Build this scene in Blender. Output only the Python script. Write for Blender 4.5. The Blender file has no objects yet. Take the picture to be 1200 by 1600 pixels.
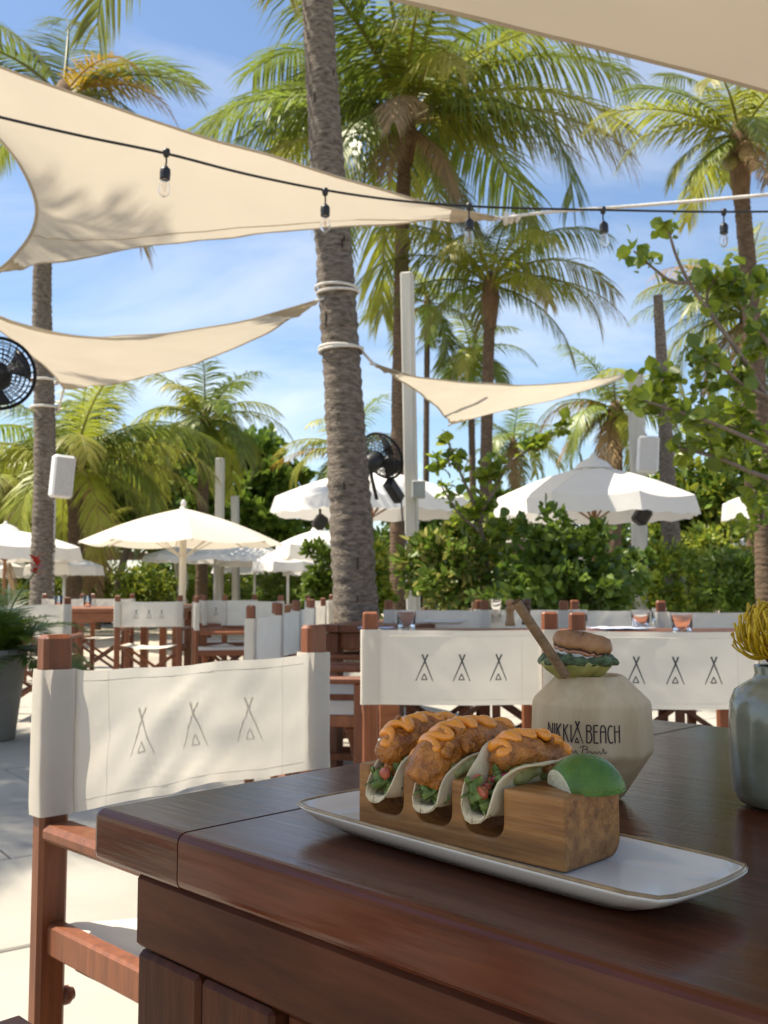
import bpy, math, random
import numpy as np
from mathutils import Vector, Matrix, noise

# ------------------------------------------------------------------ camera, sky, sun
F, YH, CZ = 1556.0, 917.0, 0.95            # focal length in photo pixels, horizon row, eye height
PITCH = math.atan((YH - 800) / F)
sc = bpy.context.scene
cam_d = bpy.data.cameras.new('camera'); cam = bpy.data.objects.new('camera', cam_d)
sc.collection.objects.link(cam); sc.camera = cam
cam.location = (0, 0, CZ); cam.rotation_euler = (math.pi / 2 + PITCH, 0, 0)
cam_d.sensor_fit = 'VERTICAL'; cam_d.sensor_height = 36; cam_d.sensor_width = 27
cam_d.lens = 36 * F / 1600; cam_d.clip_start = 0.02; cam_d.clip_end = 600
cam_d.dof.use_dof = True; cam_d.dof.focus_distance = 0.76; cam_d.dof.aperture_fstop = 20.0

SUN_EL, SUN_AZ = math.radians(60), math.radians(170)   # azimuth counter-clockwise from +x: the sun stands to the left
sun_dir = Vector((math.cos(SUN_EL) * math.cos(SUN_AZ), math.cos(SUN_EL) * math.sin(SUN_AZ), math.sin(SUN_EL)))
sun_d = bpy.data.lights.new('sun', 'SUN'); sun = bpy.data.objects.new('sun', sun_d)
sc.collection.objects.link(sun)
sun_d.energy = 4.5; sun_d.angle = math.radians(0.53); sun_d.color = (1, 0.95, 0.86)
sun.rotation_euler = sun_dir.to_track_quat('Z', 'Y').to_euler()

world = bpy.data.worlds.new('World'); sc.world = world; world.use_nodes = True
wn, wl = world.node_tree.nodes, world.node_tree.links
wn.clear()
w_out = wn.new('ShaderNodeOutputWorld'); w_bg = wn.new('ShaderNodeBackground')
w_sky = wn.new('ShaderNodeTexSky'); w_sky.sky_type = 'NISHITA'; w_sky.sun_disc = False
w_sky.sun_elevation = SUN_EL; w_sky.sun_rotation = math.pi / 2 - SUN_AZ
w_sky.air_density = 1.0; w_sky.dust_density = 0.4; w_sky.ozone_density = 5.0
w_tc = wn.new('ShaderNodeTexCoord'); w_sep = wn.new('ShaderNodeSeparateXYZ')
wl.new(w_tc.outputs['Generated'], w_sep.inputs[0])
def wmath(op, a, b):
    n = wn.new('ShaderNodeMath'); n.operation = op
    for i, s in enumerate((a, b)):
        if hasattr(s, 'is_linked'): wl.new(s, n.inputs[i])
        else: n.inputs[i].default_value = s
    return n.outputs[0]
w_z = wmath('ADD', wmath('MAXIMUM', w_sep.outputs[2], 0.0), 0.18)
w_comb = wn.new('ShaderNodeCombineXYZ')
wl.new(wmath('DIVIDE', w_sep.outputs[0], w_z), w_comb.inputs[0]); wl.new(wmath('DIVIDE', w_sep.outputs[1], w_z), w_comb.inputs[1])
w_map = wn.new('ShaderNodeMapping'); w_map.inputs['Scale'].default_value = (1.0, 1.5, 1); w_map.inputs['Rotation'].default_value = (0, 0, 0.35)
wl.new(w_comb.outputs[0], w_map.inputs[0])
w_n = wn.new('ShaderNodeTexNoise'); w_n.inputs['Scale'].default_value = 0.95; w_n.inputs['Detail'].default_value = 7; w_n.inputs['Roughness'].default_value = 0.56; w_n.inputs['Distortion'].default_value = 0.5
wl.new(w_map.outputs[0], w_n.inputs['Vector'])
w_r = wn.new('ShaderNodeValToRGB'); w_r.color_ramp.elements[0].position = 0.44; w_r.color_ramp.elements[1].position = 0.92
wl.new(w_n.outputs[0], w_r.inputs[0])
w_mix = wn.new('ShaderNodeMix'); w_mix.data_type = 'RGBA'
wl.new(wmath('MULTIPLY', w_r.outputs[0], 0.62), w_mix.inputs['Factor'])
wl.new(w_sky.outputs[0], w_mix.inputs['A']); w_mix.inputs['B'].default_value = (7.6, 7.7, 7.8, 1)
wl.new(w_mix.outputs['Result'], w_bg.inputs[0]); w_bg.inputs[1].default_value = 0.098
wl.new(w_bg.outputs[0], w_out.inputs[0])

vs = sc.view_settings
vs.view_transform = 'Standard'; vs.look = 'None'; vs.gamma = 1; vs.use_curve_mapping = False; vs.exposure = 1.05
vs.use_white_balance = True; vs.white_balance_temperature = 7100   # set for open shade, as the phone did
try:
    sc.cycles.use_denoising = True; sc.cycles.max_bounces = 8; sc.cycles.diffuse_bounces = 4
    sc.cycles.transparent_max_bounces = 8; sc.cycles.sample_clamp_indirect = 6
except Exception: pass

# ------------------------------------------------------------------ helpers
C = sc.collection
PI = math.pi
def ray(px, py):
    a, b = (px - 600) / F, (800 - py) / F
    return Vector((a, math.cos(PITCH) - math.sin(PITCH) * b, math.sin(PITCH) + math.cos(PITCH) * b))
def at(px, py, d):                       # the point d metres ahead that stands there in the photograph
    r = ray(px, py); k = d / r.y
    return Vector((r.x * k, d, CZ + r.z * k))
def onz(px, py, z):
    r = ray(px, py); k = (z - CZ) / r.z
    return Vector((r.x * k, r.y * k, z))
def link(o, parent=None):
    C.objects.link(o)
    if parent is not None: o.parent = parent
    return o
def tag(o, label, cat, group=None, kind=None):
    if label: o['label'] = label
    if cat: o['category'] = cat
    if group: o['group'] = group
    if kind: o['kind'] = kind
    return o
def thing(name, label, cat, loc=(0, 0, 0), rz=0, group=None):
    o = bpy.data.objects.new(name, None); o.empty_display_size = 0.1
    link(o); o.location = loc; o.rotation_euler = (0, 0, rz)
    return tag(o, label, cat, group)
def copy_tree(o, parent=None):
    c = o.copy(); C.objects.link(c); c.parent = parent
    for ch in o.children: copy_tree(ch, c)
    return c

class MB:
    def __init__(s): s.v = []; s.f = []; s.m = []; s.s = []
    def add(s, vs_, fs, mi=0, sm=False):
        o = len(s.v); s.v += [tuple(p) for p in vs_]
        for f in fs: s.f.append(tuple(i + o for i in f)); s.m.append(mi); s.s.append(sm)
        return s
    def box(s, c, size, R=None, b=0.003, mi=0):
        hx, hy, hz = [k / 2 for k in size]; b = min(b, hx * .9, hy * .9, hz * .9); c = Vector(c)
        V = []; idx = {}
        for sx in (-1, 1):
            for sy in (-1, 1):
                for sz in (-1, 1):
                    for k, p in enumerate(((hx, hy - b, hz - b), (hx - b, hy, hz - b), (hx - b, hy - b, hz))):
                        idx[sx, sy, sz, k] = len(V); V.append(Vector((p[0] * sx, p[1] * sy, p[2] * sz)))
        fs = []; g = lambda x, y, z, k: idx[x, y, z, k]
        for q in (-1, 1):
            fs.append([g(q, -1, -1, 0), g(q, 1, -1, 0), g(q, 1, 1, 0), g(q, -1, 1, 0)])
            fs.append([g(-1, q, -1, 1), g(1, q, -1, 1), g(1, q, 1, 1), g(-1, q, 1, 1)])
            fs.append([g(-1, -1, q, 2), g(1, -1, q, 2), g(1, 1, q, 2), g(-1, 1, q, 2)])
            for r in (-1, 1):
                fs.append([g(q, r, -1, 0), g(q, r, 1, 0), g(q, r, 1, 1), g(q, r, -1, 1)])
                fs.append([g(q, -1, r, 0), g(q, 1, r, 0), g(q, 1, r, 2), g(q, -1, r, 2)])
                fs.append([g(-1, q, r, 1), g(1, q, r, 1), g(1, q, r, 2), g(-1, q, r, 2)])
                for t in (-1, 1): fs.append([g(q, r, t, 0), g(q, r, t, 1), g(q, r, t, 2)])
        for f in fs:
            n = (V[f[1]] - V[f[0]]).cross(V[f[2]] - V[f[0]])
            if n.dot(sum((V[i] for i in f), Vector())) < 0: f.reverse()
        if R is not None: V = [R @ p for p in V]
        return s.add([p + c for p in V], fs, mi)
    def bar(s, a, b_, w, h, up=(0, 0, 1), b=0.003, mi=0):
        a, b_ = Vector(a), Vector(b_); z = (b_ - a); L = z.length; z.normalize()
        x = Vector(up).cross(z)
        if x.length < 1e-4: x = Vector((1, 0, 0)).cross(z)
        x.normalize(); y = z.cross(x)
        return s.box((a + b_) / 2, (w, h, L), Matrix((x, y, z)).transposed(), b, mi)
    def tube(s, pts, rad, n=8, mi=0, caps=True, sm=True, flat=1.0):
        pts = [Vector(p) for p in pts]; m = len(pts)
        if not hasattr(rad, '__len__'): rad = [rad] * m
        V = []; prev = None
        for i, p in enumerate(pts):
            t = (pts[min(i + 1, m - 1)] - pts[max(i - 1, 0)])
            if t.length < 1e-9: t = Vector((0, 0, 1))
            t.normalize()
            if prev is None:
                x = t.cross(Vector((0, 0, 1)))
                if x.length < 1e-3: x = t.cross(Vector((0, 1, 0)))
            else: x = prev - t * prev.dot(t)
            x.normalize(); prev = x; y = t.cross(x)
            for k in range(n):
                a = 2 * PI * k / n
                V.append(p + x * (math.cos(a) * rad[i]) + y * (math.sin(a) * rad[i] * flat))
        fs = [(i * n + k, i * n + (k + 1) % n, (i + 1) * n + (k + 1) % n, (i + 1) * n + k) for i in range(m - 1) for k in range(n)]
        s.add(V, fs, mi, sm)
        if caps:
            o = len(s.v) - m * n
            s.f.append(tuple(o + k for k in reversed(range(n)))); s.m.append(mi); s.s.append(False)
            s.f.append(tuple(o + (m - 1) * n + k for k in range(n))); s.m.append(mi); s.s.append(False)
        return s
    def lathe(s, prof, n=24, c=(0, 0, 0), mi=0, sm=True, R=None, fun=None):
        c = Vector(c); V = []
        for (r, z) in prof:
            for k in range(n):
                a = 2 * PI * k / n; p = Vector((r * math.cos(a), r * math.sin(a), z))
                if fun: p = fun(p, a)
                if R is not None: p = R @ p
                V.append(p + c)
        m = len(prof)
        return s.add(V, [(i * n + k, i * n + (k + 1) % n, (i + 1) * n + (k + 1) % n, (i + 1) * n + k) for i in range(m - 1) for k in range(n)], mi, sm)
    def grid(s, fn, nu, nv, mi=0, sm=True):
        V = [fn(i / nu, j / nv) for j in range(nv + 1) for i in range(nu + 1)]
        w = nu + 1
        return s.add(V, [(j * w + i, j * w + i + 1, (j + 1) * w + i + 1, (j + 1) * w + i) for j in range(nv) for i in range(nu)], mi, sm)
    def mesh(s, name, mats):
        me = bpy.data.meshes.new(name); me.from_pydata(s.v, [], s.f)
        for m in (mats if isinstance(mats, (list, tuple)) else [mats]): me.materials.append(m)
        me.polygons.foreach_set('material_index', s.m); me.polygons.foreach_set('use_smooth', s.s); me.update()
        return me
    def build(s, name, mats, parent=None):
        return link(bpy.data.objects.new(name, s.mesh(name, mats)), parent)
def inst(name, me, parent, M=None):
    o = link(bpy.data.objects.new(name, me), parent)
    if M is not None: o.matrix_local = M
    return o
def smoothpath(pts, n=8):
    P = [Vector(p) for p in pts]; out = []
    for i in range(len(P) - 1):
        p0, p1, p2, p3 = P[max(i - 1, 0)], P[i], P[i + 1], P[min(i + 2, len(P) - 1)]
        for k in range(n):
            t = k / n
            out.append(0.5 * ((2 * p1) + (p2 - p0) * t + (2 * p0 - 5 * p1 + 4 * p2 - p3) * t * t + (3 * p1 - p0 - 3 * p2 + p3) * t ** 3))
    out.append(P[-1]); return out

# ------------------------------------------------------------------ materials
MATS = {}
def pmat(name, base, rough=0.6, var=0.2, scale=6, stretch=(1, 1, 1), bump=0.0, bscale=None, trans=0.0, spec=0.4, coat=0.0, tint=None,
         objvar=0.0, metal=0.0, detail=4, tipcol=None, rvar=0.0, tcol=None, weave=0.0, bdist=0.01):
    if name in MATS: return MATS[name]
    m = bpy.data.materials.new(name); m.use_nodes = True; MATS[name] = m
    N, L = m.node_tree.nodes, m.node_tree.links
    N.clear(); out = N.new('ShaderNodeOutputMaterial'); p = N.new('ShaderNodeBsdfPrincipled')
    tc = N.new('ShaderNodeTexCoord'); mp = N.new('ShaderNodeMapping'); mp.inputs['Scale'].default_value = stretch
    L.new(tc.outputs['Object'], mp.inputs[0])
    oi = N.new('ShaderNodeObjectInfo')
    if objvar > 0:
        vm = N.new('ShaderNodeVectorMath'); vm.operation = 'ADD'
        sc_ = N.new('ShaderNodeMath'); sc_.operation = 'MULTIPLY'; sc_.inputs[1].default_value = 37.0
        L.new(oi.outputs['Random'], sc_.inputs[0]); L.new(mp.outputs[0], vm.inputs[0]); L.new(sc_.outputs[0], vm.inputs[1]); vec = vm.outputs[0]
    else: vec = mp.outputs[0]
    nz = N.new('ShaderNodeTexNoise'); nz.inputs['Scale'].default_value = scale; nz.inputs['Detail'].default_value = detail; nz.inputs['Roughness'].default_value = 0.6
    L.new(vec, nz.inputs['Vector'])
    rp = N.new('ShaderNodeValToRGB'); b = Vector(base); t2 = Vector(tint) if tint else b * (1 + var)
    rp.color_ramp.elements[0].position = 0.3; rp.color_ramp.elements[1].position = 0.7
    rp.color_ramp.elements[0].color = (*(b * (1 - var)), 1); rp.color_ramp.elements[1].color = (*t2, 1)
    L.new(nz.outputs[0], rp.inputs[0]); col = rp.outputs[0]
    if objvar > 0:
        hs = N.new('ShaderNodeHueSaturation')
        ma = N.new('ShaderNodeMapRange'); ma.inputs['To Min'].default_value = 1 - objvar; ma.inputs['To Max'].default_value = 1 + objvar
        L.new(oi.outputs['Random'], ma.inputs['Value']); L.new(ma.outputs[0], hs.inputs['Value']); L.new(col, hs.inputs['Color']); col = hs.outputs[0]
    if tipcol is not None:
        at_ = N.new('ShaderNodeAttribute'); at_.attribute_name = 'tip'
        mx = N.new('ShaderNodeMix'); mx.data_type = 'RGBA'; L.new(at_.outputs['Fac'], mx.inputs['Factor']); L.new(col, mx.inputs['A']); mx.inputs['B'].default_value = (*tipcol, 1); col = mx.outputs['Result']
    L.new(col, p.inputs['Base Color'])
    p.inputs['Roughness'].default_value = rough; p.inputs['Specular IOR Level'].default_value = spec; p.inputs['Metallic'].default_value = metal
    if rvar:
        mr = N.new('ShaderNodeMapRange'); mr.inputs['To Min'].default_value = rough - rvar; mr.inputs['To Max'].default_value = rough + rvar
        n3 = N.new('ShaderNodeTexNoise'); n3.inputs['Scale'].default_value = scale * 0.4; n3.inputs['Detail'].default_value = 3; L.new(vec, n3.inputs['Vector']); L.new(n3.outputs[0], mr.inputs['Value']); L.new(mr.outputs[0], p.inputs['Roughness'])
    if coat: p.inputs['Coat Weight'].default_value = coat; p.inputs['Coat Roughness'].default_value = 0.12
    nrm = None
    if bump:
        bp = N.new('ShaderNodeBump'); bp.inputs['Strength'].default_value = bump; bp.inputs['Distance'].default_value = bdist
        n2 = N.new('ShaderNodeTexNoise'); n2.inputs['Scale'].default_value = bscale or scale * 3; n2.inputs['Detail'].default_value = 5
        L.new(vec, n2.inputs['Vector']); L.new(n2.outputs[0], bp.inputs['Height']); nrm = bp.outputs[0]
    if weave:
        bw = N.new('ShaderNodeBump'); bw.inputs['Strength'].default_value = 0.6; bw.inputs['Distance'].default_value = 0.0012
        w1 = N.new('ShaderNodeTexWave'); w1.wave_type = 'BANDS'; w1.bands_direction = 'DIAGONAL'; w1.inputs['Scale'].default_value = weave
        w2 = N.new('ShaderNodeTexWave'); w2.wave_type = 'BANDS'; w2.bands_direction = 'Z'; w2.inputs['Scale'].default_value = weave * 1.3
        ml = N.new('ShaderNodeMath'); ml.operation = 'MULTIPLY'
        L.new(tc.outputs['Object'], w1.inputs[0]); L.new(tc.outputs['Object'], w2.inputs[0]); L.new(w1.outputs['Fac'], ml.inputs[0]); L.new(w2.outputs['Fac'], ml.inputs[1])
        L.new(ml.outputs[0], bw.inputs['Height'])
        if nrm: L.new(nrm, bw.inputs['Normal'])
        nrm = bw.outputs[0]
    if nrm: L.new(nrm, p.inputs['Normal'])
    if trans > 0:
        tr = N.new('ShaderNodeBsdfTranslucent'); mx2 = N.new('ShaderNodeMixShader'); mx2.inputs[0].default_value = trans
        if tcol:
            mm = N.new('ShaderNodeMix'); mm.data_type = 'RGBA'; mm.blend_type = 'MULTIPLY'; mm.inputs['Factor'].default_value = 1; L.new(col, mm.inputs['A']); mm.inputs['B'].default_value = (*tcol, 1); L.new(mm.outputs['Result'], tr.inputs[0])
        else: L.new(col, tr.inputs[0])
        L.new(p.outputs[0], mx2.inputs[1]); L.new(tr.outputs[0], mx2.inputs[2]); L.new(mx2.outputs[0], out.inputs[0])
    else: L.new(p.outputs[0], out.inputs[0])
    return m
def glassmat(name, col=(1, 1, 1), rough=0.02):
    m = bpy.data.materials.new(name); m.use_nodes = True; p = m.node_tree.nodes['Principled BSDF']
    p.inputs['Base Color'].default_value = (*col, 1); p.inputs['Transmission Weight'].default_value = 1; p.inputs['Roughness'].default_value = rough; p.inputs['IOR'].default_value = 1.45
    return m

M_stone = pmat('pale_stone', (0.36, 0.335, 0.285), 0.75, 0.10, 2.2, bump=0.25, bscale=60, objvar=0.05, bdist=0.004)
M_soil = pmat('sandy_ground', (0.40, 0.345, 0.27), 0.9, 0.2, 1.5, bump=0.4, bscale=20)
M_table = pmat('dark_lacquered_wood', (0.078, 0.0155, 0.0050), 0.19, 0.30, 9, stretch=(0.7, 9, 9), bump=0.10, bscale=14, coat=0.0, objvar=0.18, rvar=0.07, spec=0.30, bdist=0.004, tint=(0.120, 0.028, 0.009))
M_apron = pmat('dark_brown_wood_boards', (0.072, 0.0185, 0.0068), 0.55, 0.3, 7, stretch=(1, 7, 7), bump=0.16, bscale=22, spec=0.22, objvar=0.12, rvar=0.08, bdist=0.005, tint=(0.108, 0.030, 0.0105))
M_cwood = pmat('oiled_red_brown_wood', (0.185, 0.058, 0.022), 0.42, 0.28, 9, stretch=(7, 7, 0.8), bump=0.12, objvar=0.2, spec=0.45)
M_twood = pmat('orange_brown_table_wood', (0.25, 0.085, 0.032), 0.40, 0.28, 8, stretch=(0.8, 8, 8), bump=0.1, objvar=0.12, spec=0.45)
M_canvas = pmat('cream_canvas', (0.78, 0.735, 0.64), 0.85, 0.05, 5, bump=0.12, bscale=20, trans=0.33, spec=0.1, weave=260)
M_canvas2 = pmat('cream_canvas_plain', (0.78, 0.735, 0.64), 0.85, 0.05, 5, bump=0.12, bscale=14, trans=0.30, spec=0.1)
M_stitch = pmat('stitching', (0.74, 0.69, 0.58), .9, .1, 30)
M_print_faint = pmat('faint_print', (0.64, 0.605, 0.52), 0.8, 0.1, 20, trans=0.4)
M_print = pmat('dark_grey_print', (0.045, 0.055, 0.05), 0.8, 0.2, 20)
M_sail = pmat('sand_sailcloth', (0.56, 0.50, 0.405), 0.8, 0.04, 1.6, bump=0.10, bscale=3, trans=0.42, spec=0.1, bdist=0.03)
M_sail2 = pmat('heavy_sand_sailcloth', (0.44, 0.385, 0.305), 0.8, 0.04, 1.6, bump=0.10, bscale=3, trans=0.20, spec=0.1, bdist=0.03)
M_seam = pmat('sailcloth_seam', (0.46, 0.37, 0.26), 0.85, 0.08, 4)
M_white = pmat('white_umbrella_cloth', (0.80, 0.785, 0.75), 0.85, 0.04, 2, bump=0.15, bscale=4, trans=0.25, spec=0.1, bdist=0.03)
M_ecru = pmat('ecru_umbrella_cloth', (0.76, 0.70, 0.60), 0.85, 0.04, 2, bump=0.12, bscale=4, trans=0.28, spec=0.1, bdist=0.03)
M_alu = pmat('brushed_grey_metal', (0.55, 0.54, 0.52), 0.4, 0.06, 6, metal=0.4)
M_post = pmat('weathered_white_paint', (0.46, 0.445, 0.40), 0.6, 0.15, 3, stretch=(4, 4, 0.5))
M_pole = pmat('varnished_pole_wood', (0.23, 0.11, 0.05), 0.5, 0.25, 6, stretch=(6, 6, 0.6))
M_black = pmat('black_plastic', (0.015, 0.015, 0.017), 0.45, 0.2, 8)
M_rope = pmat('white_rope', (0.66, 0.63, 0.57), 0.9, 0.15, 60, bump=0.5, bscale=220)
M_trunk = pmat('grey_palm_bark', (0.175, 0.140, 0.112), 0.9, 0.55, 9, stretch=(2.2, 2.2, 6), bump=0.9, bscale=22, spec=0.15, bdist=0.02, tint=(0.29, 0.245, 0.20))
M_trunk2 = pmat('brown_palm_bark', (0.145, 0.10, 0.068), 0.9, 0.4, 8, stretch=(2, 2, 5), bump=0.8, bscale=20, spec=0.15, bdist=0.02)
M_scar = pmat('dark_bark_scar', (0.035, 0.026, 0.02), 0.95, 0.3, 20)
M_fr_g = pmat('palm_frond_green', (0.165, 0.230, 0.030), 0.42, 0.30, 2.5, trans=0.40, objvar=0.3, tipcol=(0.30, 0.23, 0.075), spec=0.5)
M_fr_y = pmat('palm_frond_yellow_green', (0.31, 0.345, 0.042), 0.45, 0.25, 2.5, trans=0.42, objvar=0.2, tipcol=(0.38, 0.25, 0.08), spec=0.5)
M_fr_o = pmat('palm_frond_golden', (0.44, 0.29, 0.028), 0.5, 0.2, 2.5, trans=0.4, objvar=0.1, tipcol=(0.42, 0.22, 0.06))
M_fr_d = pmat('palm_frond_dry', (0.33, 0.22, 0.115), 0.8, 0.25, 3, trans=0.25, objvar=0.2, tipcol=(0.30, 0.21, 0.12))
M_leaf_d = pmat('leaf_deep_green', (0.075, 0.135, 0.020), 0.4, 0.35, 1.6, trans=0.32, objvar=0.3, spec=0.5)
M_leaf_m = pmat('leaf_mid_green', (0.135, 0.205, 0.028), 0.42, 0.35, 1.2, trans=0.36, objvar=0.28, spec=0.5)
M_leaf_y = pmat('leaf_yellow_green', (0.30, 0.335, 0.040), 0.45, 0.3, 1.2, trans=0.40, objvar=0.25, spec=0.45)
M_leaf_sg = pmat('sea_grape_leaf', (0.27, 0.345, 0.036), 0.35, 0.3, 5, trans=0.52, objvar=0.32, spec=0.5)
M_leaf_v = pmat('variegated_leaf', (0.40, 0.38, 0.10), 0.5, 0.35, 2, trans=0.35, objvar=0.3)
M_twig = pmat('grey_brown_twig', (0.19, 0.15, 0.12), 0.85, 0.3, 20, bump=0.4)
M_red = pmat('red_bract', (0.42, 0.035, 0.02), 0.45, 0.2, 10, trans=0.2)
M_pot = pmat('grey_planter', (0.22, 0.21, 0.185), 0.6, 0.2, 4, bump=0.2)
M_glass = glassmat('clear_glass')
M_bulb = glassmat('bulb_glass', (1, 0.985, 0.96))
M_fil = pmat('filament', (0.55, 0.28, 0.12), 0.4, 0.1, 20, metal=0.6)

# ------------------------------------------------------------------ ground
g = MB(); g.grid(lambda u, v: ((u - .5) * 500, v * 520 - 40, -0.034), 20, 20)
ground = g.build('ground', M_soil); tag(ground, None, None, kind='structure')
pv = MB(); pv.grid(lambda u, v: (-9 + u * 19, -3 + v * 17, -0.016), 12, 12)
terrace = pv.build('terrace', pmat('joint_sand', (0.30, 0.265, 0.215), 0.9, 0.2, 8)); tag(terrace, None, None, kind='structure')
slab_meshes = []
for k in range(3):
    b = MB(); rr = random.Random(k); b.box((0, 0, -0.018), (0.892, 0.892, 0.036), b=0.005); slab_meshes.append(b.mesh('paving_slab', M_stone))
rr = random.Random(3); ca, sa = math.cos(0.62), math.sin(0.62)
for i in range(-16, 17):
    for j in range(-16, 17):
        lx, ly = (i + (0.5 if j % 2 else 0)) * 0.9, j * 0.9
        x, y = -1.2 + lx * ca - ly * sa, 4.2 + lx * sa + ly * ca
        if -6.2 < x < 4.6 and -0.6 < y < 12 and abs(x) < y * 0.6 + 2.2:
            o = inst('paving_slab', rr.choice(slab_meshes), terrace, Matrix.Translation((x, y, rr.uniform(-.002, .002))) @ Matrix.Rotation(0.62 + rr.choice((0, PI / 2)), 4, 'Z'))

# ------------------------------------------------------------------ table frame
TA = math.radians(-44.5); U = Vector((math.cos(TA), math.sin(TA), 0)); V_ = Vector((-math.sin(TA), math.cos(TA), 0))
TZ = 0.755
C0 = onz(145, 1262, TZ)
def tp(u, v, z=TZ): return Vector((C0.x + U.x * u + V_.x * v, C0.y + U.y * u + V_.y * v, z))
def uv_of(p): d = p - C0; return d.dot(U), d.dot(V_)

# near dining table: local x = along the front edge, local y = away from the camera side
tab = thing('dining_table', 'dark glossy brown wooden dining table in the foreground carrying the tacos', 'table', (C0.x, C0.y, 0), TA)
TL, TD, TT = 1.62, 0.885, 0.045
import bmesh
def rounded(name, lo, hi, pred, r, mat, parent, r2=0.0006):
    """a board from lo to hi whose edges chosen by pred(midpoint) are well rounded, the others barely eased"""
    lo, hi = Vector(lo), Vector(hi); c = (lo + hi) / 2
    bm = bmesh.new(); bmesh.ops.create_cube(bm, size=1.0)
    for v in bm.verts: v.co = Vector((v.co.x * (hi.x - lo.x), v.co.y * (hi.y - lo.y), v.co.z * (hi.z - lo.z)))
    es = [e for e in bm.edges if pred((e.verts[0].co + e.verts[1].co) / 2, (hi - lo) / 2)]
    bmesh.ops.bevel(bm, geom=es, offset=r, segments=4, affect='EDGES', profile=0.5)
    me = bpy.data.meshes.new(name); bm.to_mesh(me); bm.free(); me.materials.append(mat)
    for f in me.polygons: f.use_smooth = False
    o = link(bpy.data.objects.new(name, me), parent); o.location = c; return o
zt, zb_ = TZ, TZ - TT
on = lambda a, b: abs(a - b) < 1e-5
rounded('end_board', (0, 0, zb_), (0.1316, TD, zt), lambda m, h: (on(m.x, -h.x) and (on(abs(m.z), h.z) or on(abs(m.y), h.y))) or (on(abs(m.y), h.y) and on(abs(m.z), h.z)), 0.008, M_table, tab)
nb = 6; bw = TD / nb
for k in range(nb):
    lo, hi = (0.1330, bw * k + (0.0002 if k else 0), zb_ + .0008), (TL - 0.1330, bw * (k + 1) - (0.0002 if k < nb - 1 else 0), zt - .0005)
    rounded('board', lo, hi, lambda m, h, k=k: (k == 0 and on(m.y, -h.y) and on(abs(m.z), h.z)) or (k == nb - 1 and on(m.y, h.y) and on(abs(m.z), h.z)), 0.008, M_table, tab)
b = MB(); b.box((TL - 0.066, TD / 2, TZ - TT / 2), (0.1314, TD, TT), b=0.006); b.build('end_board', M_table, tab)
AZ0, AZ1 = 0.648, TZ - TT - 0.0015
for (c, s) in (((TL / 2, 0.024, 0), (TL - 0.114, 0.030)), ((TL / 2, TD - 0.024, 0), (TL - 0.114, 0.030))):
    b = MB(); b.box((0, 0, 0), (s[0], s[1], AZ1 - AZ0), b=0.004); o = b.build('apron', M_apron, tab); o.location = (c[0], c[1], (AZ0 + AZ1) / 2)
for x in (0.072, TL - 0.072):
    b = MB(); b.box((0, 0, 0), (TD - 0.080, 0.030, AZ1 - AZ0), b=0.004); o = b.build('apron', M_apron, tab); o.location = (x, TD / 2, (AZ0 + AZ1) / 2); o.rotation_euler = (0, 0, PI / 2)
lm = MB(); lm.box((0, 0, 0), (AZ0 - 0.003, 0.088, 0.028), b=0.004); leg_me = lm.mesh('leg_board', M_apron)
for fy in (0.024, TD - 0.024):
    for x in (0.102, 0.193, TL - 0.193, TL - 0.102):
        inst('leg_board', leg_me, tab, Matrix.Translation((x, fy + (0.001 if fy < .4 else -.001), (AZ0 - 0.003) / 2)) @ Matrix.Rotation(PI / 2, 4, 'Y') @ Matrix.Rotation(PI / 2, 4, 'X'))
pn = MB(); pn.box((0, 0, 0), (TL - 0.48, 0.022, AZ0 - 0.06), b=0.003); o = pn.build('side_panel', M_apron, tab); o.location = (TL / 2, 0.034, (AZ0 - 0.06) / 2 + 0.055)
for x in (0.07, TL - 0.07):
    b = MB(); b.box((0, 0, 0), (TD - 0.10, 0.022, AZ0 - 0.06), b=0.003); o = b.build('side_panel', M_apron, tab); o.location = (x, TD / 2, (AZ0 - 0.06) / 2 + 0.055); o.rotation_euler = (0, 0, PI / 2)

# ------------------------------------------------------------------ emblem strokes
def ribbon(mb, pts, w0, w1, mapf, mi=0):
    n = len(pts); L = []; R = []
    for i, (x, y) in enumerate(pts):
        a = pts[max(i - 1, 0)]; b = pts[min(i + 1, n - 1)]; dx, dy = b[0] - a[0], b[1] - a[1]; l = math.hypot(dx, dy) or 1
        w = (w0 + (w1 - w0) * i / max(1, n - 1)) / 2
        L.append(mapf(x - dy / l * w, y + dx / l * w)); R.append(mapf(x + dy / l * w, y - dx / l * w))
    mb.add(L + R, [(i, i + 1, n + i + 1, n + i) for i in range(n - 1)], mi)
def seg(a, b, n=6): return [(a[0] + (b[0] - a[0]) * i / n, a[1] + (b[1] - a[1]) * i / n) for i in range(n + 1)]
def tipi(mb, mapf, k=1.0):      # unit emblem: two crossed poles over a small triangle
    ribbon(mb, seg((-.33, 0), (.14, 1.0)), .035 * k, .075 * k, mapf); ribbon(mb, seg((.33, 0), (-.08, 1.0)), .035 * k, .075 * k, mapf)
    for a, b in (((-.11, .05), (.11, .05)), ((.11, .05), (0, .27)), ((0, .27), (-.11, .05))): ribbon(mb, seg(a, b, 2), .045 * k, .045 * k, mapf)

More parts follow.
